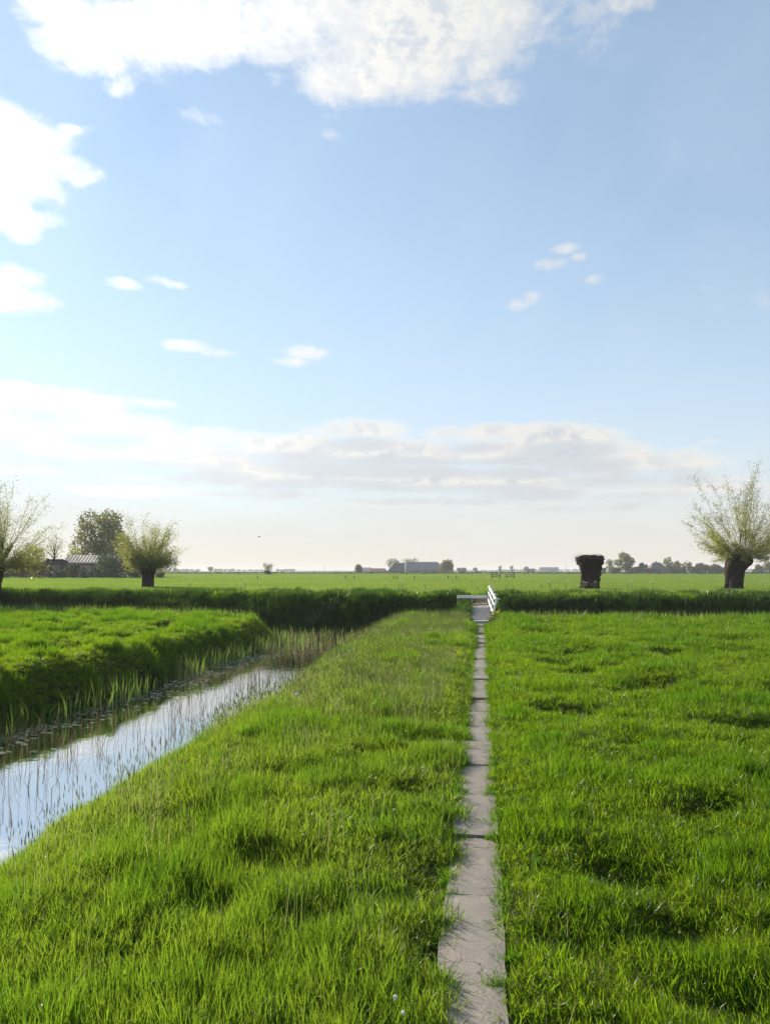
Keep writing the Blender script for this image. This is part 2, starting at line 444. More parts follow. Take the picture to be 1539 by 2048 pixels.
def height(x, y, fine=True):
    x, y = np.asarray(x, float), np.asarray(y, float)
    u, w = path_uv(x, y)
    yb, yn = np.interp(x, YB_X, YB_Y), np.interp(x, YN_X, YN_Y)
    xl, xr = ditch_edges(y)
    near = np.zeros_like(x)
    # gentle hummocks of the near fields
    mound = (fbm(x * .8, y * .8, 3) - .5) * .20 + (sstep(.38, .62, fbm(x * 1.5 + 9, y * 1.35, 5)) - .5) * .085
    mound = mound + sstep(-.6, -1.8, x - xl) * .15 * (sstep(.44, .58, fbm(x * .85, y * 1.0, 7)) - .5) + .09 * sstep(.8, 2, u) * sstep(7, 13, y) * (sstep(.44, .58, fbm(x * .7, y * .8, 8)) - .5)
    for (hx, hy, hr, hd) in HOLLOWS:
        r2 = ((x - hx) / (hr * 1.25)) ** 2 + ((y - hy) / hr) ** 2
        mound = mound - hd * np.exp(-r2) + hd * .5 * np.exp(-((x - hx) / (hr * 1.6)) ** 2 - ((y - hy - hr * 1.7) / hr) ** 2)
    near = near + mound * sstep(.25, 1.1, np.abs(u)) * (1 + .9 * sstep(-1, -3, x - xl) + .5 * sstep(1, 2.5, u) * sstep(8, 14, y)) * (1 - sstep(yn - 1.6, yn, y))
    main_r = np.where(x > xr, -1.15 + 1.15 * sstep(0, 1, np.clip((x - xr + .25) / 2.5, 0, 1)) ** .8, -1.2)
    main_l = np.where(x < xl, -1.15 + 1.18 * sstep(-.2, 1.15, xl - x), -1.2)
    main = np.maximum(main_r, main_l)
    main = np.where(y > yb, 5.0, main)
    cross_n = 0.0 - 1.2 * sstep(0, 1.0, y - yn)
    cross_f = -1.2 + (1.2 + FIELD_Z + .06) * sstep(-.25, 1.75, y - yb) - .06 * sstep(2, 5, y - yb)
    cross = np.maximum(cross_n, cross_f)
    h = np.where(y < yn, near, cross)
    h = np.minimum(np.where(y < yb - .2, np.minimum(h, near + 0 * h), h), np.where(y < yb, main + mound * .5, 9.0))
    # the causeway that carries the path over the ditch
    ramp = .50 * sstep(26.0, 32.0, y) - .02
    dam = ramp - 1.9 * sstep(.55, 1.7, np.abs(u + .05))
    h = np.where((y > 24) & (y < 34), np.maximum(h, dam), h)
    # far field: long swells, a low dyke across it
    far = (fbm(x * .05, y * .05, 21) - .5) * .10 * sstep(36, 60, y)
    dyke = .55 * np.exp(-((y - 216 - .01 * x) / 4.0) ** 2)
    h = h + far + dyke
    # the slabs lie a touch lower than the turf
    h = h - .03 * (1 - sstep(.20, .30, np.abs(u))) * (1 - sstep(26, 28, y))
    return h

def h1(x, y): return float(height(np.array([x]), np.array([y]))[0])

def spaced(lo, hi, fine_lo, fine_hi, step, grow):
    mid = list(np.arange(fine_lo, fine_hi + 1e-6, step))
    a, s = [], step
    p = fine_hi
    while p < hi: s *= grow; p = min(p + s, hi); a.append(p)
    b, s = [], step; p = fine_lo
    while p > lo: s *= grow; p = max(p - s, lo); b.append(p)
    return np.array(b[::-1] + mid + a)

def ground_mat():
    m, N = new_mat('turf_soil')
    ge = N.n('ShaderNodeNewGeometry'); P = ge.outputs['Position']
    sx = N.n('ShaderNodeSeparateXYZ'); N.link(P, sx.inputs[0])
    big = N.noise(P, .09, 3, .5); mid = N.noise(P, 1.1, 5, .6); fine = N.noise(P, 22, 4, .65)
    g = N.mix(N.rng(mid, .3, .7), rgb(.020, .036, .008), rgb(.042, .058, .014))
    g = N.mix(N.math('MULTIPLY', N.rng(fine, .35, .7), .55), g, rgb(.060, .085, .020))
    g = N.mix(N.rng(big, .42, .62, 0, .5), g, rgb(.045, .07, .014))
    # mud and roots under the water line and along the banks
    low = N.rng(N.math('MULTIPLY_ADD', mid, .3, sx.outputs[2]), -.55, -.15)
    g = N.mix(low, rgb(.016, .017, .009), g)
    # bare soil beside the slabs
    pv = N.vmath('SUBTRACT', P, tuple(P0))
    u = N.vmath('DOT_PRODUCT', pv, tuple(PN))
    du = N.math('ABSOLUTE', N.math('SUBTRACT', u, .05))
    du = N.math('MULTIPLY_ADD', N.noise(P, 7, 4, .6), .20, du)
    soil = N.rng(du, .30, .40)
    soil = N.math('MAXIMUM', soil, N.rng(sx.outputs[1], 33.0, 34.0))
    sc = N.mix(fine, rgb(.075, .056, .036), rgb(.16, .125, .085))
    g = N.mix(soil, sc, g)
    p = N.n('ShaderNodeBsdfPrincipled'); p.inputs['Roughness'].default_value = .95; p.inputs['Specular IOR Level'].default_value = .1
    N.link(g, p.inputs['Base Color'])
    b = N.n('ShaderNodeBump'); b.inputs['Strength'].default_value = .8; b.inputs['Distance'].default_value = .04
    N.link(N.math('ADD', N.noise(P, 9, 5, .7), fine), b.inputs['Height']); N.link(b.outputs[0], p.inputs['Normal'])
    out(N, p.outputs[0])
    return m

xs = spaced(-3600, 3600, -14, 14, .16, 1.06)
ys = spaced(-400, 4200, 1.0, 38, .16, 1.045)
GX, GY = np.meshgrid(xs, ys)
gz = height(GX, GY)
nx, ny = len(xs), len(ys)
idx = np.arange(nx * ny).reshape(ny, nx)
quads = np.stack([idx[:-1, :-1], idx[:-1, 1:], idx[1:, 1:], idx[1:, :-1]], -1).reshape(-1, 4)
ground = np_mesh('ground', np.stack([GX, GY, gz], -1).reshape(-1, 3), quads, ground_mat(), smooth=True)
tag(ground, 'flat green polder land with ditches, banks and a causeway', None, None, 'structure')

def water_mat():
    m, N = new_mat('ditch_water')
    ge = N.n('ShaderNodeNewGeometry'); P = ge.outputs['Position']
    p = N.n('ShaderNodeBsdfPrincipled')
    p.inputs['Base Color'].default_value = rgb(.010, .011, .008)
    p.inputs['Roughness'].default_value = .025
    p.inputs['IOR'].default_value = 9.0
    b = N.n('ShaderNodeBump'); b.inputs['Strength'].default_value = .10; b.inputs['Distance'].default_value = .02
    N.link(N.math('ADD', N.noise(P, 3.2, 3, .5), N.math('MULTIPLY', N.noise(P, 14, 2, .5), .35)), b.inputs['Height'])
    N.link(b.outputs[0], p.inputs['Normal'])
    out(N, p.outputs[0])
    return m
wm = MB()
wm.add([(-45, -30, WATER_Z), (45, -30, WATER_Z), (45, 42, WATER_Z), (-45, 42, WATER_Z)], [(0, 1, 2, 3)])
tag(wm.build('water', water_mat()), 'still ditch water mirroring the pale sky between grassy banks', None, None, 'structure')

# ------------------------------------------------------------------ the footpath: single concrete slabs
path = empty('footpath', (0, 0, 0)); tag(path, 'narrow footpath of grey concrete slabs running straight through the grass', None, None, 'structure')
SL = 0.925
_, w_first = path_uv(*on_ground(950, 1965).xy)
def slab_mesh(k):
    rr = random.Random(100 + k)
    bm = bmesh.new()
    L, Wd, T = SL - .018, .305, .06
    nxs, nys = 4, 9
    top = {}
    for j in range(nys + 1):
        for i in range(nxs + 1):
            x = (i / nxs - .5) * Wd; y = (j / nys - .5) * L
            ex = .006 * (i in (0, nxs)) ; ey = .004 * (j in (0, nys))
            x += rr.uniform(-ex, ex); y += rr.uniform(-ey, ey)
            if i in (0, nxs) and j in (0, nys):
                x *= .98; y *= .993
            z = rr.uniform(-.0012, .0012) - (.004 if (i in (0, nxs) or j in (0, nys)) else 0)
            top[i, j] = bm.verts.new((x, y, z))
    for j in range(nys):
        for i in range(nxs):
            bm.faces.new((top[i, j], top[i + 1, j], top[i + 1, j + 1], top[i, j + 1]))
    edge = [e for e in bm.edges if e.is_boundary]
    r = bmesh.ops.extrude_edge_only(bm, edges=edge)
    for v in [g for g in r['geom'] if isinstance(g, bmesh.types.BMVert)]: v.co.z -= T
    bmesh.ops.recalc_face_normals(bm, faces=bm.faces)
    me = bpy.data.meshes.new('slab'); bm.to_mesh(me); bm.free()
    me.materials.append(SLAB)
    return me
slab_meshes = [slab_mesh(k) for k in range(5)]
pr = random.Random(3)
path_ang = math.atan2(PD.y, PD.x) - math.pi / 2
k0 = -3
for k in range(k0, 26):
    w = w_first + SL * (k + .5)
    off = .004 * math.sin(k * 1.3) + pr.uniform(-.003, .003)
    c = P0 + PD * w + PN * off
    if c.y > 25.6: break
    o = bpy.data.objects.new('slab', slab_meshes[pr.randrange(5)])
    COL.objects.link(o); o.parent = path
    o.location = (c.x, c.y, h1(c.x, c.y) + .024 + pr.uniform(-.003, .003))
    o.rotation_euler = (pr.uniform(-.012, .012), pr.uniform(-.012, .012), path_ang + pr.uniform(-.005, .005) + (math.pi if pr.random() < .5 else 0))

# ------------------------------------------------------------------ grass by the tuft
def blade_patch(name, mat, n, rad, h0, h1_, w, lean, seed, curl=.6, broad=0.0):
    rg = np.random.default_rng(seed)
    a = rg.uniform(0, 2 * np.pi, n); r = rad * np.sqrt(rg.uniform(0, 1, n))
    root = np.stack([np.cos(a) * r, np.sin(a) * r, np.full(n, -.02)], -1)
    L = rg.uniform(h0, h1_, n)
    az = rg.uniform(0, 2 * np.pi, n); ln = np.abs(rg.normal(0, lean, n)) + .05
    d = np.stack([np.cos(az), np.sin(az), np.zeros(n)], -1)
    sd = np.stack([-np.sin(az), np.cos(az), np.zeros(n)], -1)
    tw = rg.uniform(-.9, .9, n)[:, None]
    sd = sd * np.cos(tw) + d * np.sin(tw)
    ww = w * rg.uniform(.7, 1.3, n)
    vs, fs = [], []
    ts = [0, .4, .75, 1.0]; wd = [.8, 1.0 + broad, .65 + broad * .6, 0.0]
    for j, t in enumerate(ts):
        ang = ln + curl * rg.uniform(.3, 1, n) * t * ln * 1.6
        p = root + (d * np.sin(ang)[:, None] + np.array([0, 0, 1.0]) * np.cos(ang)[:, None]) * (L * t)[:, None]
        if j < 3: vs += [p - sd * (ww * wd[j] / 2)[:, None], p + sd * (ww * wd[j] / 2)[:, None]]
        else: vs += [p]
    V = np.concatenate(vs, 0)
    i = np.arange(n)
    F = []
    for j in range(2):
        F.append(np.stack([i + n * (2 * j), i + n * (2 * j + 1), i + n * (2 * j + 3)], -1))
        F.append(np.stack([i + n * (2 * j), i + n * (2 * j + 3), i + n * (2 * j + 2)], -1))
    F.append(np.stack([i + n * 4, i + n * 5, i + n * 6], -1))
    return np_mesh(name, V, np.concatenate(F, 0), mat, link=False)

def seed_patch(name, mat, n, rad, h0, h1_, seed):
    rg = random.Random(seed); mb = MB()
    for _ in range(n):
        a, r = rg.uniform(0, 6.28), rad * math.sqrt(rg.random())
        L = rg.uniform(h0, h1_); az = rg.uniform(0, 6.28); ln = abs(rg.gauss(0, .16))
        x, y = math.cos(a) * r, math.sin(a) * r
        dx, dy = math.cos(az) * math.sin(ln), math.sin(az) * math.sin(ln)
        b = Vector((x, y, -.02)); t = Vector((x + dx * L, y + dy * L, L * math.cos(ln)))
        sx = Vector((math.cos(az + 1.4), math.sin(az + 1.4), 0))
        hl = rg.uniform(.045, .075); hd = (t - b).normalized()
        mb.add([b - sx * .0008, b + sx * .0008, t + sx * .0008, t - sx * .0008], [(0, 1, 2, 3)])
        q = t + hd * hl
        c1, c2, c3 = (Vector((math.cos(az + k * 2.1), math.sin(az + k * 2.1), 0)) * .0032 + t + hd * hl * .45 for k in range(3))
        mb.add([t, c1, c2, c3, q], [(0, 1, 2), (0, 2, 3), (0, 3, 1), (1, 4, 2), (2, 4, 3), (3, 4, 1)])
    o = mb.build(name, mat); COL.objects.unlink(o)
    return o

def scatter(name, pts, yaw, tilt, scale, tint, pick, templates, label, parent=None):
    n = len(pts)
    me = bpy.data.meshes.new(name)
    me.vertices.add(n); me.vertices.foreach_set('co', np.asarray(pts, np.float32).ravel())
    def attr(nm, typ, key, arr):
        a = me.attributes.new(nm, typ, 'POINT'); a.data.foreach_set(key, np.asarray(arr).ravel())
    rot = np.stack([tilt[:, 0], tilt[:, 1], yaw], -1).astype(np.float32)
    sc3 = scale if scale.ndim == 2 else np.repeat(scale[:, None], 3, 1)
    attr('rot', 'FLOAT_VECTOR', 'vector', rot); attr('scl', 'FLOAT_VECTOR', 'vector', sc3.astype(np.float32))
    attr('tint', 'FLOAT', 'value', tint.astype(np.float32)); attr('pick', 'INT', 'value', pick.astype(np.int32))
    o = bpy.data.objects.new(name, me); COL.objects.link(o)
    tr = bpy.data.node_groups.new(name + '_scatter', 'GeometryNodeTree')
    tr.interface.new_socket('Geometry', in_out='INPUT', socket_type='NodeSocketGeometry')
    tr.interface.new_socket('Geometry', in_out='OUTPUT', socket_type='NodeSocketGeometry')
    N = NT(tr)
    gi, go = N.n('NodeGroupInput'), N.n('NodeGroupOutput')
    gj = N.n('GeometryNodeGeometryToInstance')
    for t in templates:
        oi = N.n('GeometryNodeObjectInfo'); oi.inputs['Object'].default_value = t
        N.link(oi.outputs['Geometry'], gj.inputs[0])
    def named(nm, ty):
        a = N.n('GeometryNodeInputNamedAttribute', data_type=ty); a.inputs['Name'].default_value = nm
        return a.outputs['Attribute']
    ip = N.n('GeometryNodeInstanceOnPoints')
    N.link(gi.outputs[0], ip.inputs['Points']); N.link(gj.outputs[0], ip.inputs['Instance'])
    ip.inputs['Pick Instance'].default_value = True
    N.link(named('pick', 'INT'), ip.inputs['Instance Index'])
    N.link(named('rot', 'FLOAT_VECTOR'), ip.inputs['Rotation'])
    N.link(named('scl', 'FLOAT_VECTOR'), ip.inputs['Scale'])
    N.link(ip.outputs[0], go.inputs[0])
    md = o.modifiers.new('scatter', 'NODES'); md.node_group = tr
    tag(o, label, None, None, 'stuff')
    return o

def sample_area(x0, x1, y0, y1, dens):
    n = int((x1 - x0) * (y1 - y0) * dens)
    return RNG.uniform(x0, x1, n), RNG.uniform(y0, y1, n)

def in_view(x, y, m=1.3): return (np.abs(x) < .53 * y + m)

def bands(defs):
    X, Y, K = [], [], []
    for (y0, y1, dens, k) in defs:
        hw = .53 * y1 + 1.5
        x, y = sample_area(-hw, hw, y0, y1, dens)
        s = in_view(x, y)
        X.append(x[s]); Y.append(y[s]); K.append(np.full(s.sum(), k))
    return np.concatenate(X), np.concatenate(Y), np.concatenate(K)

near_t = [blade_patch('tuft', G_GRASS, 46, .075, .05, .17, .0056, .50, 40 + k) for k in range(5)]
verge_t = [blade_patch('tuft', G_VERGE, 42, .075, .06, .21, .0054, .42, 60 + k) for k in range(5)]
seed_t = [seed_patch('tuft', G_SEED, 9, .09, .20, .34, 80 + k) for k in range(3)]
far_t = [blade_patch('tuft', G_FAR, 70, .45, .10, .22, .016, .4, 90 + k) for k in range(4)]
bank_t = [blade_patch('tuft', G_BANK, 60, .16, .18, .48, .016, .38, 100 + k, .8, .35) for k in range(4)]

def path_gap(x, y):
    """half width of bare slab at this point, left and right edges wander"""
    u, w = path_uv(x, y)
    nl = .118 + .10 * (fbm(w * 1.3, 0 * w, 31) - .5) + .07 * (vnoise(w * 5, 0 * w, 37) - .5)
    nr = .130 + .09 * (fbm(w * 1.1, 0 * w + 9, 33) - .5) + .06 * (vnoise(w * 4, 0 * w + 7, 39) - .5)
    nr = nr + .02 * sstep(10, 3, y) + .05 * sstep(9, 18, y)
    nl = nl + .075 * sstep(9, 18, y)
    return u, w, nl, nr

def turf_noise(x, y):
    """tussocks: 0 short turf .. 1 tall clump"""
    a = fbm(x * 1.9 + 3, y * 1.7, 51, 3); b = fbm(x * .35, y * .35, 57, 2)
    return np.clip((a - .44) * 4.0 + (b - .5) * 1.0, 0, 1)

X, Y, K = bands([(1.3, 5, 420, .85), (5, 9, 300, .95), (9, 15, 190, 1.1), (15, 22, 120, 1.3), (22, 34, 85, 1.5)])
Z = height(X, Y)
u, w, nl, nr = path_gap(X, Y)
yn = np.interp(X, YN_X, YN_Y)
xl, xr = ditch_edges(Y)
ok = ((u < -nl) | (u > nr)) & (Y < yn + .5) & (Z > WATER_Z - .02)
ok &= ~((np.abs(u) < .55) & (Y > 25.2))
X, Y, Z, K, u, w, xl, xr = (q[ok] for q in (X, Y, Z, K, u, w, xl, xr))
T = turf_noise(X, Y)
edge = 1 - sstep(.15, .55, np.abs(u))
right, left_field = u > 0, X < (xl + xr) / 2
verge = ~right & ~left_field
sc = K * (.50 + .80 * T + .35 * RNG.random(len(X)) ** 2) * (1 - (.25 + .3 * sstep(8, 16, Y)) * edge)
hol = sum(np.exp(-((X - a_) / (r_ * 1.1)) ** 2 - ((Y - b_) / (r_ * .9)) ** 2) for a_, b_, r_, d_ in HOLLOWS)
sc = sc * (1 - .45 * np.clip(hol, 0, 1))
sc = np.where(right, sc * .92, sc * .9)
sc = np.where(left_field, K * (.35 + 1.15 * T ** 1.5 + .3 * RNG.random(len(X)) ** 2), sc)
sc = np.where(verge, sc * (1 + .15 * sstep(-.4, -1.5, u)), sc)
# tall fringe where the field ends at the cross ditch, and on the brink
sc = np.where(right & (np.interp(X, YN_X, YN_Y) - Y < 1.6), sc * 1.45, sc)
tint = np.clip(.5 * fbm(X * .6, Y * .6, 71) + .35 * RNG.random(len(X)) + .28 * (1 - T) - .03, 0, 1)
yaw = RNG.uniform(0, 6.283, len(X))
tl = RNG.normal(0, .26, (len(X), 2))
pts = np.stack([X, Y, Z], -1)
s3 = np.stack([K * (1 + 0 * sc), K, sc], -1)
for nm, sel, tmp, lab in (
        ('grass_field', right, near_t, 'lush tussocky grass of the wide meadow to the right of the path'),
        ('grass_verge', verge, verge_t, 'long pale green grass between the path and the ditch'),
        ('grass_meadow', left_field, near_t, 'bright grass of the meadow on the far side of the ditch')):
    scatter(nm, pts[sel], yaw[sel], tl[sel], s3[sel], tint[sel], RNG.integers(0, 5, sel.sum()), tmp, lab)

# broad-leaved weeds and straw among the blades
weed_t = [blade_patch('tuft', G_BROAD, 10, .05, .03, .085, .016, .75, 200 + k, .9, .3) for k in range(3)]
straw_t = [blade_patch('tuft', G_STRAW, 8, .09, .10, .24, .0022, .55, 210 + k, .8) for k in range(3)]
x, y = sample_area(-9, 12, 1.8, 24, 26)
uu, ww, nl_, nr_ = path_gap(x, y); xl_, xr_ = ditch_edges(y)
base_ok = in_view(x, y) & ((uu < -nl_ - .03) | (uu > nr_ + .03)) & (x > xr_ + .5)
s = base_ok & (RNG.random(len(x)) < sstep(.45, .66, fbm(x * 1.1, y * 1.1, 211)) * np.where(np.abs(uu) < .6, 1.0, .6))
scatter('broad_leaved_weeds', np.stack([x[s], y[s], height(x[s], y[s]) + .03], -1), RNG.uniform(0, 6.28, s.sum()), RNG.normal(0, .2, (s.sum(), 2)), RNG.uniform(.7, 1.4, s.sum()),
        RNG.random(s.sum()), RNG.integers(0, 3, s.sum()), weed_t, 'low broad-leaved weeds mixed into the turf')
s = base_ok & (RNG.random(len(x)) < np.where(uu > 0, .02, .06) + np.where(uu > 0, .08, .2) * sstep(.5, .7, fbm(x * .8, y * .8, 221)))
scatter('straw_stems', np.stack([x[s], y[s], height(x[s], y[s]) + .02], -1), RNG.uniform(0, 6.28, s.sum()), RNG.normal(0, .3, (s.sum(), 2)), RNG.uniform(.6, 1.2, s.sum()),
        RNG.random(s.sum()), RNG.integers(0, 3, s.sum()), straw_t, 'pale dry straw stems mixed into the turf')
# seed heads standing over the verge
x, y = sample_area(-9, 4, 3.0, 28, 40)
uu, ww, _, _ = path_gap(x, y); xl_, xr_ = ditch_edges(y)
pp = fbm(x * .5, y * .5, 77)
s = in_view(x, y) & (uu < -.45) & (x > xr_ + 1.1) & (RNG.random(len(x)) < sstep(.32, .58, pp) * sstep(3, 9, y)) & (y < 27)
x, y = x[s], y[s]
scatter('seeding_grass', np.stack([x, y, height(x, y)], -1), RNG.uniform(0, 6.28, len(x)), RNG.normal(0, .06, (len(x), 2)),
        np.stack([np.ones(len(x)) * 1.2] * 2 + [RNG.uniform(.75, 1.25, len(x))], -1), RNG.random(len(x)), RNG.integers(0, 3, len(x)), seed_t,
        'thin olive grass stems with seed heads over the ditch-side verge')

# herbs on the far bank of the cross ditch
x, y = sample_area(-26, 24, 28, 44, 58)
yb_ = np.interp(x, YB_X, YB_Y)
uu, ww = path_uv(x, y)
s = in_view(x, y, 2) & (y > yb_ - .15) & (y < yb_ + 3.4) & ~((np.abs(uu + .05) < .62) & (y < 33.2))
x, y, yb_ = x[s], y[s], yb_[s]
tn = np.clip((fbm(x * 1.3, y * 1.2, 91) - .5) * 2.0 + (fbm(x * .4, y * .4, 92) - .5) * .8 + .5, 0, 1)
crest = sstep(1.2, 1.8, y - yb_) * (1 - sstep(2.4, 3.4, y - yb_))
sz = (.42 + .60 * tn) * RNG.uniform(.7, 1.2, len(x)) * (1 - .3 * crest)
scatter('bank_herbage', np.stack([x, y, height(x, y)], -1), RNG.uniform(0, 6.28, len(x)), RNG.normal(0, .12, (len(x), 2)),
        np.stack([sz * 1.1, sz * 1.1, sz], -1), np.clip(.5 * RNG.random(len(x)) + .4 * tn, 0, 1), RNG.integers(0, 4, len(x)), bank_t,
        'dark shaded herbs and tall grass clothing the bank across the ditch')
# lit grass along the top of that bank
x, y = sample_area(-28, 26, 29, 48, 30)
yb_ = np.interp(x, YB_X, YB_Y); uu, ww = path_uv(x, y)
s = in_view(x, y, 2) & (y > yb_ + 1.35) & (y < yb_ + 5.0) & ~((np.abs(uu + .05) < .62) & (y < 33.2))
x, y = x[s], y[s]
tn = np.clip((fbm(x * .8, y * .5, 93) - .5) * 2.4 + .5, 0, 1)
sz = (.7 + .7 * tn) * RNG.uniform(.7, 1.3, len(x))
scatter('bank_grass', np.stack([x, y, height(x, y)], -1), RNG.uniform(0, 6.28, len(x)), RNG.normal(0, .15, (len(x), 2)),
        np.stack([sz * 1.3, sz * 1.3, sz * 1.3], -1), np.clip(RNG.random(len(x)) * .6 + .35 * tn, 0, 1), RNG.integers(0, 5, len(x)), near_t, 'sunlit grass along the top of the far bank')
# turf creeping over the slab joints
jx = []
for k in range(-2, 25):
    for side in (-1, 1):
        if random.random() < (.85 if side < 0 else .55):
            for q in range(random.randint(3, 8)):
                uu_ = side * random.uniform(.07, .17) + 0.0; p = P0 + PD * (w_first + SL * k + random.gauss(0, .025)) + PN * uu_
                if p.y < 25: jx.append((p.x, p.y))
jx = np.array(jx)
scatter('joint_grass', np.stack([jx[:, 0], jx[:, 1], height(jx[:, 0], jx[:, 1]) + .01], -1), RNG.uniform(0, 6.28, len(jx)), RNG.normal(0, .2, (len(jx), 2)),
        np.stack([np.full(len(jx), .55), np.full(len(jx), .55), RNG.uniform(.3, .6, len(jx))], -1), RNG.random(len(jx)) * .5, RNG.integers(0, 5, len(jx)), near_t, 'small tufts of grass growing in the joints of the path')
# blades leaning over the edges of the slabs
n_e = 1500
we = RNG.uniform(1.0, 26, n_e); sd_ = np.where(RNG.random(n_e) < .6, -1, 1)
keep = RNG.random(n_e) < .25 + .75 * sstep(.4, .6, fbm(we * 1.6, sd_ * 3.0 + 10, 231)); we, sd_ = we[keep], sd_[keep]; n_e = len(we)
ue = sd_ * RNG.uniform(.128, .18, n_e)
ex, ey = P0.x + PD.x * we + PN.x * ue, P0.y + PD.y * we + PN.y * ue
keep = (ey < 25.2) & (ey > 1.5); ex, ey, sd_ = ex[keep], ey[keep], sd_[keep]; n_e = len(ex)
scatter('edge_grass', np.stack([ex, ey, height(ex, ey) + .005], -1), RNG.uniform(0, 6.28, n_e), RNG.normal(0, .35, (n_e, 2)),
        np.stack([np.full(n_e, .62), np.full(n_e, .62), RNG.uniform(.35, .75, n_e)], -1), RNG.random(n_e) * .7, RNG.integers(0, 5, n_e), near_t, 'short blades of grass leaning over the edges of the path')
# herbs crowding the footbridge
x, y = sample_area(1.5, 5.5, 25.4, 30.6, 70)
uu, ww = path_uv(x, y)
s = ((uu > -1.5) & (uu < -.40) & (y > 26.0)) | ((uu > .46) & (uu < 1.2) & (y > 26.4))
x, y = x[s], y[s]
sz = RNG.uniform(.35, .75, len(x))
scatter('bridge_herbage', np.stack([x, y, height(x, y)], -1), RNG.uniform(0, 6.28, len(x)), RNG.normal(0, .15, (len(x), 2)), sz, RNG.random(len(x)), RNG.integers(0, 4, len(x)), bank_t, 'herbs crowding both sides of the little footbridge')
# rough growth on the near brink right of the causeway and down the ditch sides
x, y = sample_area(-8, 20, 4, 31, 22)
yn_ = np.interp(x, YN_X, YN_Y); xl_, xr_ = ditch_edges(y); uu, ww = path_uv(x, y); z = height(x, y)
s = in_view(x, y) & (((y > yn_ - .1) & (z > WATER_Z - .05) & (np.abs(uu) > .75) & (x > -1)) | ((x < xl_ + .05) & (x > xl_ - .38) & (y < yn_ + .6)))
x, y, z = x[s], y[s], z[s]
sz = RNG.uniform(.35, .7, len(x))
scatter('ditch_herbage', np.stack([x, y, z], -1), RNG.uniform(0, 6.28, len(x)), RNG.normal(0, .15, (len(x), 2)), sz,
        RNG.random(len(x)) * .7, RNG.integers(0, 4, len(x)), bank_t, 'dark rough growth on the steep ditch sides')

# the wide far field
X, Y, K = bands([(33.5, 48, 9, .8), (48, 75, 4.0, 1.0), (75, 120, 2.2, 1.25), (120, 214, 1.1, 1.6)])
yb_ = np.interp(X, YB_X, YB_Y)
s = (Y > yb_ + 2.6)
X, Y, K = X[s], Y[s], K[s]
tn = fbm(X * .12, Y * .12, 95); t2 = fbm(X * .5, Y * .5, 96)
scatter('grass_polder', np.stack([X, Y, height(X, Y)], -1), RNG.uniform(0, 6.28, len(X)), RNG.normal(0, .03, (len(X), 2)),
        np.stack([K * 1.3, K * 1.3, K * (.55 + .5 * t2)], -1), np.clip(.2 + .7 * tn + .25 * (RNG.random(len(X)) - .5), 0, 1), RNG.integers(0, 4, len(X)), far_t,
        'flat green pasture stretching to the low dyke on the horizon')

# ------------------------------------------------------------------ reeds and floating leaves
def strips(name, base, tip, mid, w, mat, label):
    """one bent leaf per row: base, mid, tip points"""
    n = len(base)
    d = tip - base; az = RNG.uniform(0, 6.28, n)
    sd = np.stack([np.cos(az), np.sin(az), np.zeros(n)], -1) * (w[:, None] / 2)
    V = np.concatenate([base - sd * .8, base + sd * .8, mid - sd, mid + sd, tip], 0)
    i = np.arange(n)
    F = np.concatenate([np.stack([i, i + n, i + 3 * n], -1), np.stack([i, i + 3 * n, i + 2 * n], -1), np.stack([i + 2 * n, i + 3 * n, i + 4 * n], -1)], 0)
    o = np_mesh(name, V, F, mat)
    return tag(o, label, None, None, 'stuff')

def stand(n, xf, hmin, hmax, lean, bend):
    b = xf(n); n = len(b)
    L = RNG.uniform(hmin, hmax, n); az = RNG.uniform(0, 6.28, n); ln = np.abs(RNG.normal(0, lean, n))
    d = np.stack([np.cos(az) * np.sin(ln), np.sin(az) * np.sin(ln), np.cos(ln)], -1)
    m = b + d * (L * .6)[:, None]
    az2 = az + RNG.normal(0, .6, n); l2 = ln + np.abs(RNG.normal(0, bend, n))
    t = m + np.stack([np.cos(az2) * np.sin(l2), np.sin(az2) * np.sin(l2), np.cos(l2)], -1) * (L * .4)[:, None]
    return b, m, t, n

def left_brink(n):
    y = RNG.uniform(6, 27.5, n); xl_, _ = ditch_edges(y)
    keep = RNG.random(n) < sstep(.36, .66, fbm(y * 1.7, y * 0, 131)); y, xl_ = y[keep], xl_[keep]
    x = xl_ + RNG.uniform(-.25, .42, len(y)) + RNG.normal(0, .05, len(y))
    return np.stack([x, y, np.full(len(y), WATER_Z - .1)], -1)
b, m, t, n = stand(2300, left_brink, .3, .75, .16, .3)
strips('reeds', b, t, m, RNG.uniform(.006, .013, n), G_REED, 'bright green reed leaves rising along the shaded left bank')

def junction(n):
    x, y = RNG.uniform(-5.4, 0.6, n), RNG.uniform(24.5, 30.3, n)
    z = height(x, y); yb_ = np.interp(x, YB_X, YB_Y)
    k = (z < WATER_Z + .02) & (RNG.random(n) < .25 + .75 * sstep(.4, .6, fbm(x * 1.2, y * 1.2, 141)))
    x, y = x[k], y[k]
    return np.stack([x, y, np.full(len(x), WATER_Z - .1)], -1)
b, m, t, n = stand(1000, junction, .2, .6, .2, .4)
strips('marsh_reeds', b, t, m, RNG.uniform(.010, .020, n), G_DRY, 'brownish reed stubble filling the water where the ditches meet')
b, m, t, n = stand(900, junction, .25, .65, .15, .3)
strips('marsh_shoots', b, t, m, RNG.uniform(.010, .018, n), G_REED, 'sparse green shoots among the brown reeds where the ditches meet')

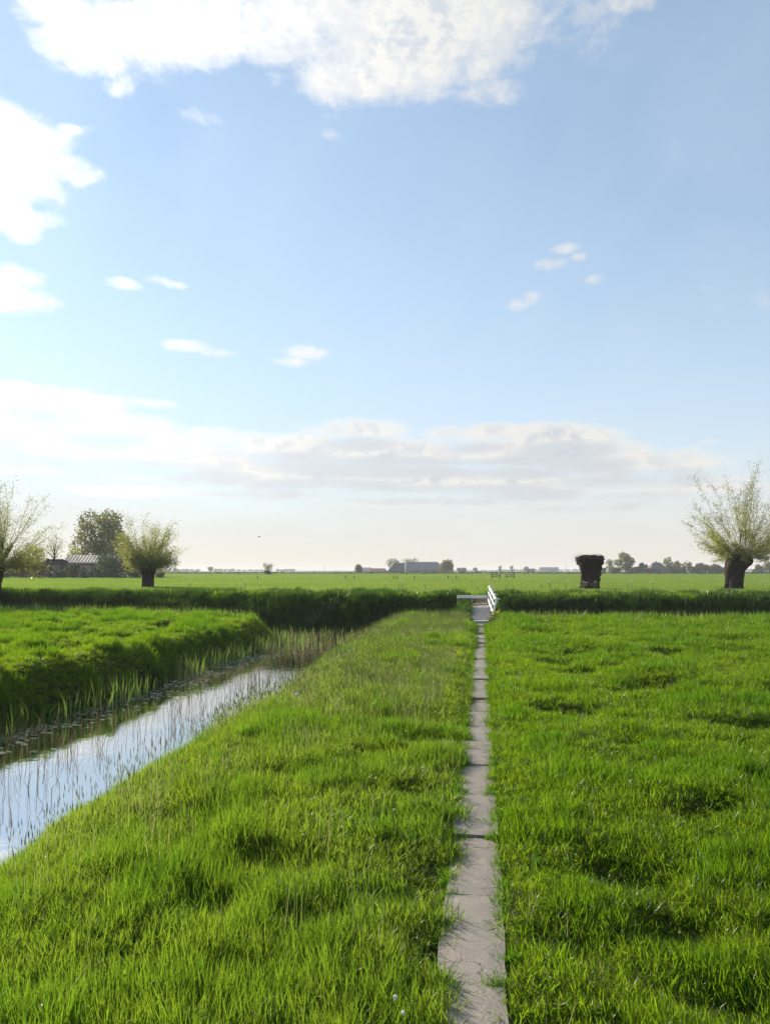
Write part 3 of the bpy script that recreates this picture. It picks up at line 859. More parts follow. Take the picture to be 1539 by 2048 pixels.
def open_water(n):
    y = RNG.uniform(4.5, 25.5, n); xl_, xr_ = ditch_edges(y)
    f = RNG.random(n)
    x = xl_ + .2 + (xr_ - xl_ - .3) * f
    k = (RNG.random(n) < .15 + .85 * sstep(.38, .66, fbm(x * .9, y * .5, 151))) & (height(x, y) < WATER_Z)
    x, y = x[k], y[k]
    return np.stack([x, y, np.full(len(x), WATER_Z - .1)], -1)
b, m, t, n = stand(3000, open_water, .25, .62, .16, .75)
strips('water_stems', b, t, m, RNG.uniform(.004, .008, n), G_DRY, 'thin bent rush stems standing in the open water')

def floaters(n):
    y = RNG.uniform(6, 30.2, n); xl_, xr_ = ditch_edges(y)
    x = np.where(y > 23.5, RNG.uniform(-5, .4, n), xl_ + np.abs(RNG.normal(.1, .45, n)))
    k = (height(x, y) < WATER_Z - .01) & (RNG.random(n) < .25 + .75 * sstep(.4, .6, fbm(x * 1.6, y * 1.2, 161)))
    return x[k], y[k]
x, y = floaters(2600); n = len(x)
r = RNG.uniform(.02, .065, n); ring = []
for k in range(6):
    a = k * math.pi / 3 + RNG.uniform(-.2, .2, n)
    ring.append(np.stack([x + np.cos(a) * r, y + np.sin(a) * r * .8, np.full(n, WATER_Z + .004) + RNG.uniform(0, .012, n)], -1))
i = np.arange(n)
PAD = plain('pad_leaf', rgb(.06, .075, .03), rgb(.13, .13, .06), 2, .25, spec=.6)
o = np_mesh('floating_leaves', np.concatenate(ring, 0), np.stack([i + n * k for k in range(6)], -1), PAD)
tag(o, 'small floating leaves and scum on the dark water under the left bank', None, None, 'stuff')

def crest_line(n):
    x = RNG.uniform(-24, 20, n); y = np.interp(x, YB_X, YB_Y) + RNG.uniform(.3, 3.0, n)
    uu, _ = path_uv(x, y)
    k = (np.abs(uu) > .8) & (RNG.random(n) < .2 + .8 * sstep(.4, .62, fbm(x * .9, y * .9, 181)))
    x, y = x[k], y[k]
    return np.stack([x, y, height(x, y) - .03], -1)
b, m, t, n = stand(4200, crest_line, .18, .52, .3, .5)
strips('bank_stems', b, t, m, RNG.uniform(.008, .022, n), G_REED, 'tall ragged stems and leaves sticking out of the far bank')
def field_edge(n):
    x = RNG.uniform(-20, 18, n); y = np.interp(x, YN_X, YN_Y) + RNG.uniform(-.9, .2, n)
    uu, _ = path_uv(x, y); z = height(x, y)
    k = (np.abs(uu) > .7) & (z > -.4)
    return np.stack([x[k], y[k], z[k] - .02], -1)
b, m, t, n = stand(4200, field_edge, .2, .5, .2, .35)
strips('edge_stems', b, t, m, RNG.uniform(.006, .014, n), G_REED, 'taller grass stems fringing the field edge above the ditch')

# ------------------------------------------------------------------ causeway deck, railing and barrier
def pw(wy, uu, z):                                     # point by distance along y and offset across the path
    w_ = (wy - P0.y - PN.y * uu) / PD.y
    p = P0 + PD * w_ + PN * uu
    return Vector((p.x, p.y, z))
def ramp_z(y): return float(.50 * sstep(26.0, 32.0, np.array(y)) - .02)

deck = empty('footbridge', pw(26.6, 0, .0))
tag(deck, 'small grey plank footbridge with a pale kerb at the end of the path', 'bridge')
def deck_part(name, y0, y1, u0, u1, zo, th, mat):
    mb = MB(); vs = []
    for zz in (-th, 0):
        for (yy, uu) in ((y0, u0), (y0, u1), (y1, u1), (y1, u0)):
            vs.append(pw(yy, uu, ramp_z(yy) + zo + zz) - deck.location)
    mb.add(vs, [(3, 2, 1, 0), (4, 5, 6, 7), (0, 1, 5, 4), (1, 2, 6, 5), (2, 3, 7, 6), (3, 0, 4, 7)])
    return mb.build(name, mat, deck)
pl = .30
yy = 26.25
for k in range(10):
    deck_part('plank', yy + k * pl, yy + (k + 1) * pl - .012, -.33 + random.uniform(-.01, .01), .33 + random.uniform(-.01, .01), .075 + random.uniform(-.003, .003), .05, CONC_DARK)
deck_part('kerb', 25.75, 26.23, -.26, .26, .07, .12, plain('pale_kerb', rgb(.36, .35, .33), rgb(.27, .26, .24), 9, .8, .4, 60))
deck_part('kerb', 29.27, 29.5, -.30, .30, .08, .12, bpy.data.materials['pale_kerb'])
for s in (-1, 1): deck_part('edge_beam', 26.3, 29.2, s * .36 - .03, s * .36 + .03, .055, .14, DARK_WOOD)

# sandy landing between the deck and the barrier
mb = MB(); rows = []
for k in range(9):
    yv = 29.5 + k * .16
    for uu in (-.75, -.35, 0, .3):
        p = pw(yv, uu * (1 + .04 * k), 0); rows.append((p.x, p.y, max(h1(p.x, p.y), ramp_z(yv)) + .03 + .01 * math.sin(k * 3 + uu * 9)))
mb.add(rows, [(k * 4 + i, k * 4 + i + 1, k * 4 + i + 5, k * 4 + i + 4) for k in range(8) for i in range(3)])
tag(mb.build('landing', plain('trodden_soil', rgb(.30, .25, .21), rgb(.20, .165, .13), 5, .95, .6, 30), smooth=True), 'trodden sandy landing behind the footbridge', None, None, 'structure')

rail = empty('railing', at_dist(984, 1236, 27.4))
tag(rail, 'white wooden railing climbing along the right side of the footbridge', 'railing')
rl = rail.location
yn0, yf0 = 27.2, 30.9
def rp(px, py, Y): return at_dist(px, py, Y) - rl
top0, top1 = rp(990.5, 1198, yn0), rp(977, 1173, yf0)
low0, low1 = rp(984.5, 1223, yn0), rp(974.5, 1196, yf0)
mb = MB(); mb.beam(top0, top1, .035, .072, (.35, 0, 1)); mb.build('top_rail', WHITE, rail)
mb = MB(); mb.beam(low0, low1, .03, .062, (.35, 0, 1)); mb.build('lower_rail', WHITE, rail)
mb = MB(); mb.beam((top0 + low0) / 2 + Vector((.01, 0, 0)), (top1 + low1) / 2 + Vector((.01, 0, 0)), .025, .045, (.35, 0, 1)); mb.build('middle_rail', WHITE, rail)
for k in range(4):
    f = k / 3
    a = top0.lerp(top1, f * .98 + .01); c = low0.lerp(low1, f * .98 + .01)
    d = (c - a).normalized()
    e = a + d * ((a.z - (h1(a.x + rl.x, a.y + rl.y) - rl.z) + .12) / max(-d.z, .3))
    mb = MB(); mb.beam(a - d * .05 + Vector((.045, 0, 0)), e + Vector((.045, 0, 0)), .06, .06, (0, 1, 0)); mb.build('post', WHITE, rail)
    q = a + Vector((.03, .02, 0)); 
    mb = MB(); mb.beam(q, q + Vector((.13, .02, -.01)), .035, .045, (0, 0, 1)); mb.build('cross_piece', WHITE, rail)

YB2 = 30.7
bar = empty('barrier', at_dist(945, 1206, YB2))
tag(bar, 'low white horizontal beam closing the landing behind the footbridge', 'barrier')
bl = bar.location
a, c = at_dist(914, 1193.2, YB2) - bl, at_dist(976, 1193.2, YB2) - bl
mb = MB(); mb.beam(a, c, .06, .125); mb.build('beam', WHITE, bar)
for f in (.04, .5, .96):
    p = a.lerp(c, f); g = h1(p.x + bl.x, p.y + .07 + bl.y) - bl.z
    mb = MB(); mb.beam((p.x, .075, p.z + .03), (p.x, .075, g - .15), .08, .08, (0, 1, 0)); mb.build('post', WOOD_GREY, bar)

# ------------------------------------------------------------------ trees
def leaves(name, C, size, mat, parent, elong=2.2, droop=0.0, dirs=None):
    """lozenge leaves at points C"""
    C = np.asarray(C, float); n = len(C)
    if dirs is None:
        d = RNG.normal(0, 1, (n, 3)); d[:, 2] -= droop
    else:
        d = dirs + RNG.normal(0, .55, (n, 3))
    d /= np.linalg.norm(d, axis=1)[:, None]
    q = RNG.normal(0, 1, (n, 3)); s = np.cross(d, q); s /= np.linalg.norm(s, axis=1)[:, None] + 1e-9
    L = (size * RNG.uniform(.6, 1.35, n))[:, None]
    V = np.concatenate([C - d * L * .5, C + s * L / elong * .5, C + d * L * .5, C - s * L / elong * .5], 0)
    i = np.arange(n)
    return np_mesh(name, V, np.stack([i, i + n, i + 2 * n, i + 3 * n], -1), mat, parent=parent)

def gnarled(name, rings, mat, parent, sides=22, amp=.07, seed=0, lumps=3.0):
    """trunk through rings (x, y, z, rx, ry)"""
    R_ = np.array(rings, float)
    t = np.linspace(0, len(R_) - 1, len(R_) * 5)
    P = np.stack([np.interp(t, range(len(R_)), R_[:, k]) for k in range(5)], -1)
    V = []
    for j, (x, y, z, rx, ry) in enumerate(P):
        a = np.linspace(0, 2 * np.pi, sides, endpoint=False)
        nz = fbm(np.cos(a) * lumps + 20, np.sin(a) * lumps + z * 2.2 + 20, seed, 3) - .5
        ridge = np.abs(np.sin(a * 4.5 + z * .6 + seed)) * .35 - .17
        k = 1 + nz * amp * 6 + ridge * amp * 1.6
        V.append(np.stack([x + np.cos(a) * rx * k, y + np.sin(a) * ry * k, np.full(sides, z) + nz * .04], -1))
    n = len(P)
    V = np.concatenate(V + [np.array([[P[-1, 0], P[-1, 1], P[-1, 2] + .03]])], 0)
    F = []
    for j in range(n - 1):
        for k in range(sides):
            F.append((j * sides + k, j * sides + (k + 1) % sides, (j + 1) * sides + (k + 1) % sides, (j + 1) * sides + k))
    for k in range(sides): F.append(((n - 1) * sides + k, (n - 1) * sides + (k + 1) % sides, n * sides, n * sides))
    mb = MB(); mb.add(V, [f if f[2] != f[3] else f[:3] for f in F])
    return mb.build(name, mat, parent, smooth=True)

def shoots(root, rg, origin_fn, n, len_fn, spread, leaf_n, leaf_size, mat, up=.75, twigs=6, r0=.022, start=.35, low_share=.2, fuzz=.06):
    """long rods from a pollard head with twigs and leaves: builds branches and crown"""
    mb = MB(); LC, LD = [], []
    for k in range(n):
        az = rg.uniform(0, 2 * math.pi)
        th = spread * rg.random() ** .62
        d = Vector((math.cos(az) * math.sin(th), math.sin(az) * math.sin(th), math.cos(th)))
        low = rg.random() < low_share
        if low:
            th = rg.uniform(1.15, 1.8); d = Vector((math.cos(az) * math.sin(th), math.sin(az) * math.sin(th), math.cos(th)))
        o = origin_fn(d, rg)
        L = len_fn(d, rg) * (rg.uniform(.9, 1.5) if low else 1)
        pts = [o]; p = o.copy(); dd = d.copy(); seg = 7
        for j in range(seg):
            dd = (dd + Vector((rg.gauss(0, .11), rg.gauss(0, .11), .045 * up + rg.gauss(0, .06)))).normalized()
            p = p + dd * L / seg; pts.append(p.copy())
        rad = [r0 * (1 - .9 * j / seg) * rg.uniform(.9, 1.1) for j in range(seg + 1)]
        mb.tube(pts, rad, 4)
        for q in range(twigs):
            f = rg.uniform(start * .8, .97); j = int(f * seg); b = pts[j].lerp(pts[min(j + 1, seg)], f * seg - j)
            td = (dd + Vector((rg.gauss(0, .8), rg.gauss(0, .8), rg.gauss(.0, .5)))).normalized()
            tl_ = L * rg.uniform(.10, .26) * (1.15 - f * .5)
            e = b + td * tl_ * 1.25; mid = b.lerp(e, .5) + Vector((rg.gauss(0, .02), rg.gauss(0, .02), .02))
            mb.tube([b, mid, e], [r0 * .32, r0 * .22, r0 * .1], 3)
            for _ in range(max(1, int(leaf_n * .5 / twigs))):
                g = rg.random(); c = b.lerp(e, g); LC.append(c + Vector((rg.gauss(0, fuzz), rg.gauss(0, fuzz), rg.gauss(0, fuzz)))); LD.append(td)
        for _ in range(int(leaf_n * .5)):
            f = start + (1 - start) * rg.random() ** .8; j = min(int(f * seg), seg - 1); b = pts[j].lerp(pts[j + 1], f * seg - j)
            LC.append(b + Vector((rg.gauss(0, fuzz), rg.gauss(0, fuzz), rg.gauss(0, fuzz)))); LD.append(dd)
    mb.build('branches', TWIG, root)
    leaves('crown', np.array(LC), leaf_size, mat, root, 2.6, dirs=np.array(LD))

PXM = lambda Y: Y / F_PX                               # metres per photograph pixel at distance Y

# the bare pollard
Yt = 46.5
b0 = at_dist(1179, 1178, Yt); b0.z = h1(b0.x, Yt)
t_ = empty('pollard_willow', b0); tag(t_, 'bare pollard willow stump with a flat knobbly reddish head', 'tree', 'pollard willows')
k = PXM(Yt)
gnarled('trunk', [(-.02, 0, -.15, .62, .55), (0, 0, .25, .55, .5), (.0, 0, .9, .53, .5), (-.02, 0, 1.35, .60, .55), (0, 0, 1.65, .72, .66), (.02, 0, 1.85, .78, .72), (.02, 0, 1.96, .66, .6)], BARK, t_, 34, .13, 4, 4.0)
mb = MB(); rg = random.Random(9)
for q in range(34):
    a, r_ = rg.uniform(0, 6.28), .80 * math.sqrt(rg.random())
    c = Vector((math.cos(a) * r_, math.sin(a) * r_ * .9, 1.92 + rg.uniform(-.05, .05)))
    s = rg.uniform(.09, .22)
    pts = [c + Vector((0, 0, -.2)), c + Vector((rg.gauss(0, .02), 0, s * .6)), c + Vector((0, 0, s))]
    mb.tube(pts, [s * .8, s, s * .35], 7)
mb.build('knuckles', BARK, t_, True)
mb = MB()
for q in range(460):
    a, r_ = rg.uniform(0, 6.28), .85 * math.sqrt(rg.random())
    c = Vector((math.cos(a) * r_, math.sin(a) * r_ * .9, 1.95 + rg.uniform(-.16, .08) - .1 * (r_ > .7)))
    d = Vector((math.cos(a) * r_ * .8, math.sin(a) * r_ * .8, 1)) + Vector((rg.gauss(0, .4), rg.gauss(0, .4), 0))
    L = rg.uniform(.06, .30)
    mb.tube([c, c + d.normalized() * L], [.011, .004], 3)
mb.build('young_shoots', TWIG_RED, t_)

# the leaning pollard with its fan of rods, right
Yt = 46.0
b0 = at_dist(1467, 1180, Yt); b0.z = h1(b0.x, Yt)
t_ = empty('pollard_willow', b0); tag(t_, 'thick leaning pollard willow with a fan of thin leafy rods, right edge', 'tree', 'pollard willows')
gnarled('trunk', [(.0, 0, -.15, .58, .52), (.0, 0, .3, .49, .48), (.05, 0, .85, .50, .48), (.14, 0, 1.25, .60, .52), (.30, 0, 1.5, .76, .6), (.40, 0, 1.72, .78, .6), (.38, 0, 1.95, .68, .55), (.42, 0, 2.06, .5, .45)], BARK, t_, 34, .12, 12, 4.0)
rg = random.Random(21)
def org(d, rg): return Vector((.56 + d.x * .42 + rg.gauss(0, .1), d.y * .4, 1.95 + .12 * rg.random()))
def ln(d, rg): return (1.25 + 5.1 * max(d.z, 0) ** 1.35) * rg.uniform(.5, 1.06)
shoots(t_, rg, org, 120, ln, 1.35, 200, .095, WILLOW, .3, 18, .016, .45, .08, .12)
mb = MB()
for q in range(26):
    a, r_ = rg.uniform(0, 6.28), .5 * math.sqrt(rg.random()); c = Vector((.5 + math.cos(a) * r_, math.sin(a) * r_, 1.98)); s = rg.uniform(.08, .16)
    mb.tube([c + Vector((0, 0, -.12)), c + Vector((0, 0, s * .6)), c + Vector((0, 0, s * 1.2))], [s * .8, s, s * .4], 7)
mb.build('knuckles', BARK, t_, True)

# pollard in full leaf, left
Yt = 51.0
b0 = at_dist(295, 1178, Yt); b0.z = h1(b0.x, Yt)
t_ = empty('pollard_willow', b0); tag(t_, 'leafy pollard willow with dark stub trunk standing in the left field', 'tree', 'pollard willows')
gnarled('trunk', [(0, 0, -.15, .42, .40), (0, 0, .3, .37, .36), (0, 0, .9, .38, .36), (0, 0, 1.25, .52, .46), (0, 0, 1.5, .60, .5), (0, 0, 1.6, .5, .42)], BARK, t_, 24, .07, 15)
rg = random.Random(31)
def org(d, rg): return Vector((d.x * .4, d.y * .4, 1.45 + .15 * rg.random()))
def ln(d, rg):
    side = 1.0 + .30 * max(d.x, 0)
    return (1.05 + 2.95 * max(d.z, 0) ** 1.1) * rg.uniform(.45, 1.03) * side
shoots(t_, rg, org, 135, ln, 1.45, 185, .105, WILLOW, .35, 16, .018, .16, .14, .15)

# tree at the left edge
Yt = 36.6
b0 = at_dist(-10, 1200, Yt); b0.z = h1(b0.x, Yt)
t_ = empty('pollard_willow', b0); tag(t_, 'large bright willow cut by the left edge of the picture', 'tree', 'pollard willows')
gnarled('trunk', [(.1, 0, -.4, .52, .45), (-.05, 0, .2, .42, .36), (-.12, 0, .9, .36, .33), (-.02, 0, 1.5, .40, .36), (.05, 0, 1.8, .46, .42), (.05, 0, 1.95, .36, .34)], BARK, t_, 22, .07, 25)
rg = random.Random(41)
mb = MB()
for (dx, dz) in ((.95, 1.5), (.3, 1.9), (-.5, 1.6), (-1.1, 1.2)):
    mb.tube([(0, 0, 1.5), (dx * .35, 0, 1.5 + dz * .45), (dx * .75, .1, 1.5 + dz * .9)], [.17, .12, .06], 7)
mb.build('limbs', BARK, t_, True)
def org(d, rg): return Vector((d.x * .8, d.y * .5, 1.7 + .9 * rg.random() * max(d.z, .1)))
def ln(d, rg): return (1.35 + 2.9 * max(d.z, 0) ** 1.1) * rg.uniform(.5, 1.05)
shoots(t_, rg, org, 130, ln, 1.5, 200, .085, WILLOW, .4, 16, .016, .1, .2, .12)

def broad_tree(name, loc, H, Wd, n, size, mat, label, cat='tree', group=None, trunk_h=.25, lobes=9, seed=0, r0=None, flat=1.0, open_=False):
    rg = random.Random(seed); rn = np.random.default_rng(seed + 500)
    root = empty(name, loc); tag(root, label, cat, group)
    th = H * trunk_h; ch = H - th
    LB = []
    for k in range(lobes):
        f = (k + .5) / lobes
        z = th + ch * (.12 + .76 * f)
        rr = Wd * .5 * (.95 * math.sin(math.pi * min(max(.16 + .74 * f, 0), 1)) ** .7) * flat
        a = k * 2.4 + rg.uniform(-.5, .5)
        off = rr * rg.uniform(.25, .62)
        s = max(ch * rg.uniform(.16, .24), Wd * .16)
        LB.append((math.cos(a) * off, math.sin(a) * off, min(z, H - s * .8), s * rg.uniform(.9, 1.25), s))
    mb = MB(); r0 = r0 or H * .022
    top = (rg.gauss(0, .02) * H, 0, th + ch * .7)
    mb.tube([(0, 0, -.3), (0, 0, th * .6), (rg.gauss(0, .01) * H, 0, th + ch * .3), top], [r0 * 1.3, r0, r0 * .7, r0 * .2], 7)
    for (x, y, z, rx, rz) in LB:
        zs = min(th + (z - th) * .35, z)
        mb.tube([(0, 0, zs), (x * .5, y * .5, (zs + z) / 2 + .02 * H), (x, y, z)], [r0 * .45, r0 * .28, r0 * .10], 4)
        if open_:
            for q in range(7):
                d = Vector((rg.gauss(0, 1), rg.gauss(0, 1), rg.gauss(.5, .7))).normalized() * rz * 1.2
                mb.tube([(x, y, z), (x + d.x, y + d.y, z + d.z)], [r0 * .09, r0 * .04], 3)
    mb.build('trunk', BARK, root, True)
    wts = np.array([l[3] ** 2 * l[4] for l in LB]); wts /= wts.sum()
    pick = rn.choice(len(LB), n, p=wts); A = np.array(LB)[pick]
    d = rn.normal(0, 1, (n, 3)); d /= np.linalg.norm(d, axis=1)[:, None]
    rad = rn.uniform(.25, 1.0, n) ** .5 * rn.uniform(.75, 1.15, n)
    C = A[:, :3] + d * rad[:, None] * np.stack([A[:, 3], A[:, 3], A[:, 4]], -1)
    C = C[C[:, 2] > th * .35]
    leaves('crown', C, size, mat, root, 1.7)
    return root

def ground_at(px, Y, dz=0.0):
    p = at_dist(px, 1150, Y); p.z = h1(p.x, Y) + dz
    return p

def px_tree(name, px, top, wpx, Y, n, size, mat, label, seed, **kw):
    loc = ground_at(px, Y)
    H = EYE + (HOR - top) / F_PX * Y - loc.z
    return broad_tree(name, loc, H, wpx * PXM(Y) * 1.28, int(n * 1.5), size, mat, label, seed=seed, **kw)

# trees and bushes of the left farmyard
YARD = 'trees and bushes of the farmyard behind the left field'
px_tree('poplar_tree', 198, 1020, 112, 132, 6500, .36, TREE_L, 'tall round tree rising behind the tin-roofed shed', 1, group=YARD, trunk_h=.16, lobes=14)
px_tree('poplar_tree', 238, 1058, 46, 138, 1800, .36, TREE_L, 'slim tree filling the gap between the round tree and the leafy pollard', 2, group=YARD, trunk_h=.12, lobes=8)
px_tree('bare_tree', 108, 1066, 46, 126, 260, .2, TREE_L, 'nearly bare twiggy tree above the dark yard hut', 3, group=YARD, trunk_h=.3, lobes=11, open_=True)
px_tree('fruit_tree', 72, 1088, 46, 124, 900, .26, WILLOW, 'pale yellow-green small tree left of the bare twiggy tree', 4, group=YARD, trunk_h=.2, lobes=8)
px_tree('fruit_tree', 145, 1092, 34, 128, 700, .26, WILLOW, 'pale yellow-green small tree over the shed gable', 5, group=YARD, trunk_h=.2, lobes=7)
px_tree('yard_bush', 35, 1118, 56, 116, 1500, .24, BUSH_L, 'dark bush below the large left-edge willow', 6, group=YARD, trunk_h=.05, lobes=9)
px_tree('yard_bush', 78, 1124, 40, 112, 1200, .24, BUSH_L, 'dark bush left of the yard hut', 7, group=YARD, trunk_h=.05, lobes=8)
px_tree('yard_bush', 228, 1106, 84, 110, 2800, .24, BUSH_L, 'big dark rounded bush right of the tin-roofed shed', 8, group=YARD, trunk_h=.03, lobes=10)
px_tree('yard_bush', 268, 1122, 44, 112, 1500, .24, BUSH_L, 'dark bush behind the stub of the leafy pollard', 9, group=YARD, trunk_h=.03, lobes=8)
px_tree('yard_bush', 118, 1140, 34, 110, 800, .22, BUSH_L, 'low bush in front of the yard hut', 10, group=YARD, trunk_h=.03, lobes=6)
px_tree('yard_bush', 170, 1138, 26, 111, 500, .2, BUSH_L, 'low shrub against the brick wall of the shed', 11, group=YARD, trunk_h=.03, lobes=6)
px_tree('yard_bush', 146, 1127, 34, 112, 1000, .22, BUSH_L, 'dark bush between the yard hut and the shed windows', 15, group=YARD, trunk_h=.03, lobes=7)
px_tree('yard_bush', 200, 1124, 36, 113, 1000, .22, BUSH_L, 'dark bush before the right door of the shed', 16, group=YARD, trunk_h=.03, lobes=7)
px_tree('yard_bush', 318, 1140, 26, 114, 500, .22, BUSH_L, 'small dark bush at the right end of the farmyard', 12, group=YARD, trunk_h=.03, lobes=6)
px_tree('yard_bush', 5, 1130, 40, 112, 800, .22, BUSH_L, 'dark bush at the extreme left of the farmyard', 14, group=YARD, trunk_h=.03, lobes=6)

# ------------------------------------------------------------------ buildings
def wall_box(root, w, d, h, mat, name='wall'):
    mb = MB(); mb.box(-w / 2, w / 2, 0, d, -.4, h); return mb.build(name, mat, root)
def gable_roof(root, w, d, h, rise, mat, over=.3, hip=0.0, name='roof', x0=None, th=.14):
    """ridge along x, eaves front and back; hip pulls the ridge ends in"""
    xa, xb = (-w / 2 - over, w / 2 + over)
    mb = MB()
    ya, yb_ = -over, d + over; ym = d / 2
    for (dz, flip) in ((0, False), (-th, True)):
        vs = [(xa, ya, h + dz), (xb, ya, h + dz), (xb, yb_, h + dz), (xa, yb_, h + dz), (xa + hip, ym, h + rise + dz), (xb - hip, ym, h + rise + dz)]
        fs = [(0, 1, 5, 4), (2, 3, 4, 5), (1, 2, 5), (3, 0, 4)]
        mb.add(vs, [f[::-1] if flip else f for f in fs])
    mb.f.extend([(0, 6, 7, 1), (1, 7, 8, 2), (2, 8, 9, 3), (3, 9, 6, 0)])
    return mb.build(name, mat, root)
def opening(root, name, x, z, w, h, mat, frame=None, y=-.03):
    mb = MB(); mb.box(x - w / 2, x + w / 2, y, y + .05, z, z + h); o = mb.build(name, mat, root)
    if frame:
        f = MB(); t = .07
        f.box(x - w / 2 - t, x - w / 2, y - .03, y + .05, z - t, z + h + t); f.box(x + w / 2, x + w / 2 + t, y - .03, y + .05, z - t, z + h + t)
        f.box(x - w / 2, x + w / 2, y - .03, y + .05, z + h, z + h + t); f.box(x - w / 2, x + w / 2, y - .03, y + .05, z - t, z)
        f.build('frame', frame, o)
    return o

# shed with fibre-cement roof
Y = 121
b0 = ground_at(185, Y)
sh = empty('farm_shed', b0, R(8)); tag(sh, 'low brick farm shed with a pale ribbed sheet roof, behind the left field', 'shed')
wall_box(sh, 8.4, 5.5, 2.55, BRICK2)
mb = MB(); n_r = 36
for side in (0, 1):
    for i in range(n_r):
        xa, xb = -4.6 + 9.2 * i / n_r, -4.6 + 9.2 * (i + 1) / n_r
        za, zb = .05 * (i % 2), .05 * ((i + 1) % 2)
        y0, y1 = (-.4, 2.75) if side == 0 else (5.9, 2.75)
        mb.add([(xa, y0, 2.5 + za), (xb, y0, 2.5 + zb), (xb, y1, 3.75 + zb), (xa, y1, 3.75 + za), (xa, y0, 2.42 + za), (xb, y0, 2.42 + zb), (xb, y1, 3.67 + zb), (xa, y1, 3.67 + za)],
               [(0, 1, 2, 3), (7, 6, 5, 4), (0, 4, 5, 1)])
mb.build('roof', ROOF_TIN, sh)
mb = MB(); mb.add([(-4.2, 0, 2.5), (-4.2, 5.5, 2.5), (-4.2, 2.75, 3.62), (-4.05, 0, 2.5), (-4.05, 5.5, 2.5), (-4.05, 2.75, 3.62), ], [(0, 2, 1), (3, 4, 5), (0, 3, 5, 2), (1, 2, 5, 4)]); mb.build('gable', BRICK2, sh)
mb = MB(); mb.add([(4.05, 0, 2.5), (4.05, 5.5, 2.5), (4.05, 2.75, 3.62), (4.2, 0, 2.5), (4.2, 5.5, 2.5), (4.2, 2.75, 3.62), ], [(0, 2, 1), (3, 4, 5), (0, 3, 5, 2), (1, 2, 5, 4)]); mb.build('gable', BRICK2, sh)
opening(sh, 'door', .7, 0, 1.7, 2.1, DARK_WOOD, WOOD_GREY); opening(sh, 'door', 2.9, 0, 1.9, 2.2, DARK_WOOD, WOOD_GREY)
opening(sh, 'window', -1.4, 1.0, .9, .8, GLASS, WHITE); opening(sh, 'window', -2.9, 1.0, .9, .8, GLASS, WHITE)
mb = MB(); mb.box(-4.5, 4.5, -.52, -.40, 2.36, 2.48); mb.build('gutter', STEEL, sh)

b0 = ground_at(111, 117)
sh = empty('yard_hut', b0, R(5)); tag(sh, 'dark narrow wooden yard hut under the bare twiggy tree', 'hut')
wall_box(sh, 2.0, 2.4, 2.7, DARK_WOOD)
mb = MB(); mb.add([(-1.15, -.2, 3.0), (1.15, -.2, 3.0), (1.15, 2.6, 2.68), (-1.15, 2.6, 2.68), (-1.15, -.2, 2.9), (1.15, -.2, 2.9), (1.15, 2.6, 2.58), (-1.15, 2.6, 2.58)],
                  [(0, 1, 2, 3), (7, 6, 5, 4), (0, 4, 5, 1), (1, 5, 6, 2), (2, 6, 7, 3), (3, 7, 4, 0)]); mb.build('roof', ROOF_DARK, sh)
opening(sh, 'door', .2, 0, .9, 2.0, plain('grey_door', rgb(.12, .13, .14)), WOOD_GREY)
b0 = ground_at(36, 128)
sh = empty('barn', b0, R(-12)); tag(sh, 'low dark barn with a sloping roof half hidden behind the left-edge willow', 'barn')
wall_box(sh, 6.5, 6, 1.9, BRICK); gable_roof(sh, 6.5, 6, 1.9, 1.5, ROOF_DARK)
opening(sh, 'door', -1.2, 0, 1.6, 1.7, DARK_WOOD, WOOD_GREY); opening(sh, 'window', 1.3, .8, .8, .7, GLASS, WHITE)

# the long farmhouse in the distance
Y = 372
fh = empty('farmhouse', ground_at(834, Y)); tag(fh, 'long distant farmhouse with a huge grey roof and white verge boards', 'farmhouse')
mb = MB(); mb.box(-5.5, 12.5, 0, 10, -.4, 1.9); mb.build('wall', BRICK, fh)
mb = MB()
mb.add([(-6, -.4, 1.5), (13, -.4, 1.5), (13, 10.4, 1.5), (-6, 10.4, 1.5), (-5.6, 5, 5.6), (10.6, 5, 5.6)], [(0, 1, 5, 4), (2, 3, 4, 5), (1, 2, 5), (3, 0, 4), (3, 2, 1, 0)]); mb.build('roof', ROOF_GREY, fh)
mb = MB(); mb.box(-14.2, -6.1, 1.5, 9, -.4, 1.4); mb.build('house_wall', BRICK, fh)
mb = MB()
mb.add([(-14.8, 1.0, 1.0), (-6.1, 1.0, 1.0), (-6.1, 9.4, 1.0), (-14.8, 9.4, 1.0), (-11.4, 5.2, 5.2), (-6.1, 5.2, 5.2)], [(0, 1, 5, 4), (2, 3, 4, 5), (1, 2, 5), (3, 0, 4), (3, 2, 1, 0)]); mb.build('house_roof', ROOF_DARK, fh)
mb = MB(); mb.beam((-5.95, -.45, 1.65), (-5.6, 4.9, 5.8), .45, .3); mb.beam((-5.5, 4.8, 5.72), (10.6, 4.8, 5.72), .2, .14); mb.build('verge_board', WHITE, fh)
mb = MB(); mb.beam((-14.8, .95, 1.15), (-11.4, 5.1, 5.3), .22, .26); mb.build('verge_board', WHITE, fh)
mb = MB(); mb.box(-9.6, -8.9, 4.8, 5.6, 4.9, 6.2); mb.build('chimney', BRICK, fh)
for x in (-3.4, .2, 4.0, 8.0): opening(fh, 'window', x, .6, 1.0, .7, GLASS, WHITE)
for x in (-12.6, -10.2, -8.0): opening(fh, 'window', x, .2, .9, .8, GLASS, WHITE, y=1.47)
b0 = ground_at(756, 380)
sh = empty('barn', b0); tag(sh, 'low red-roofed barn left of the distant farmhouse', 'barn')
wall_box(sh, 9, 6, .8, BRICK); gable_roof(sh, 9, 6, .8, 1.7, ROOF_RED, hip=1.4); opening(sh, 'door', 1, 0, 1.6, .75, DARK_WOOD)
b0 = ground_at(728, 520)
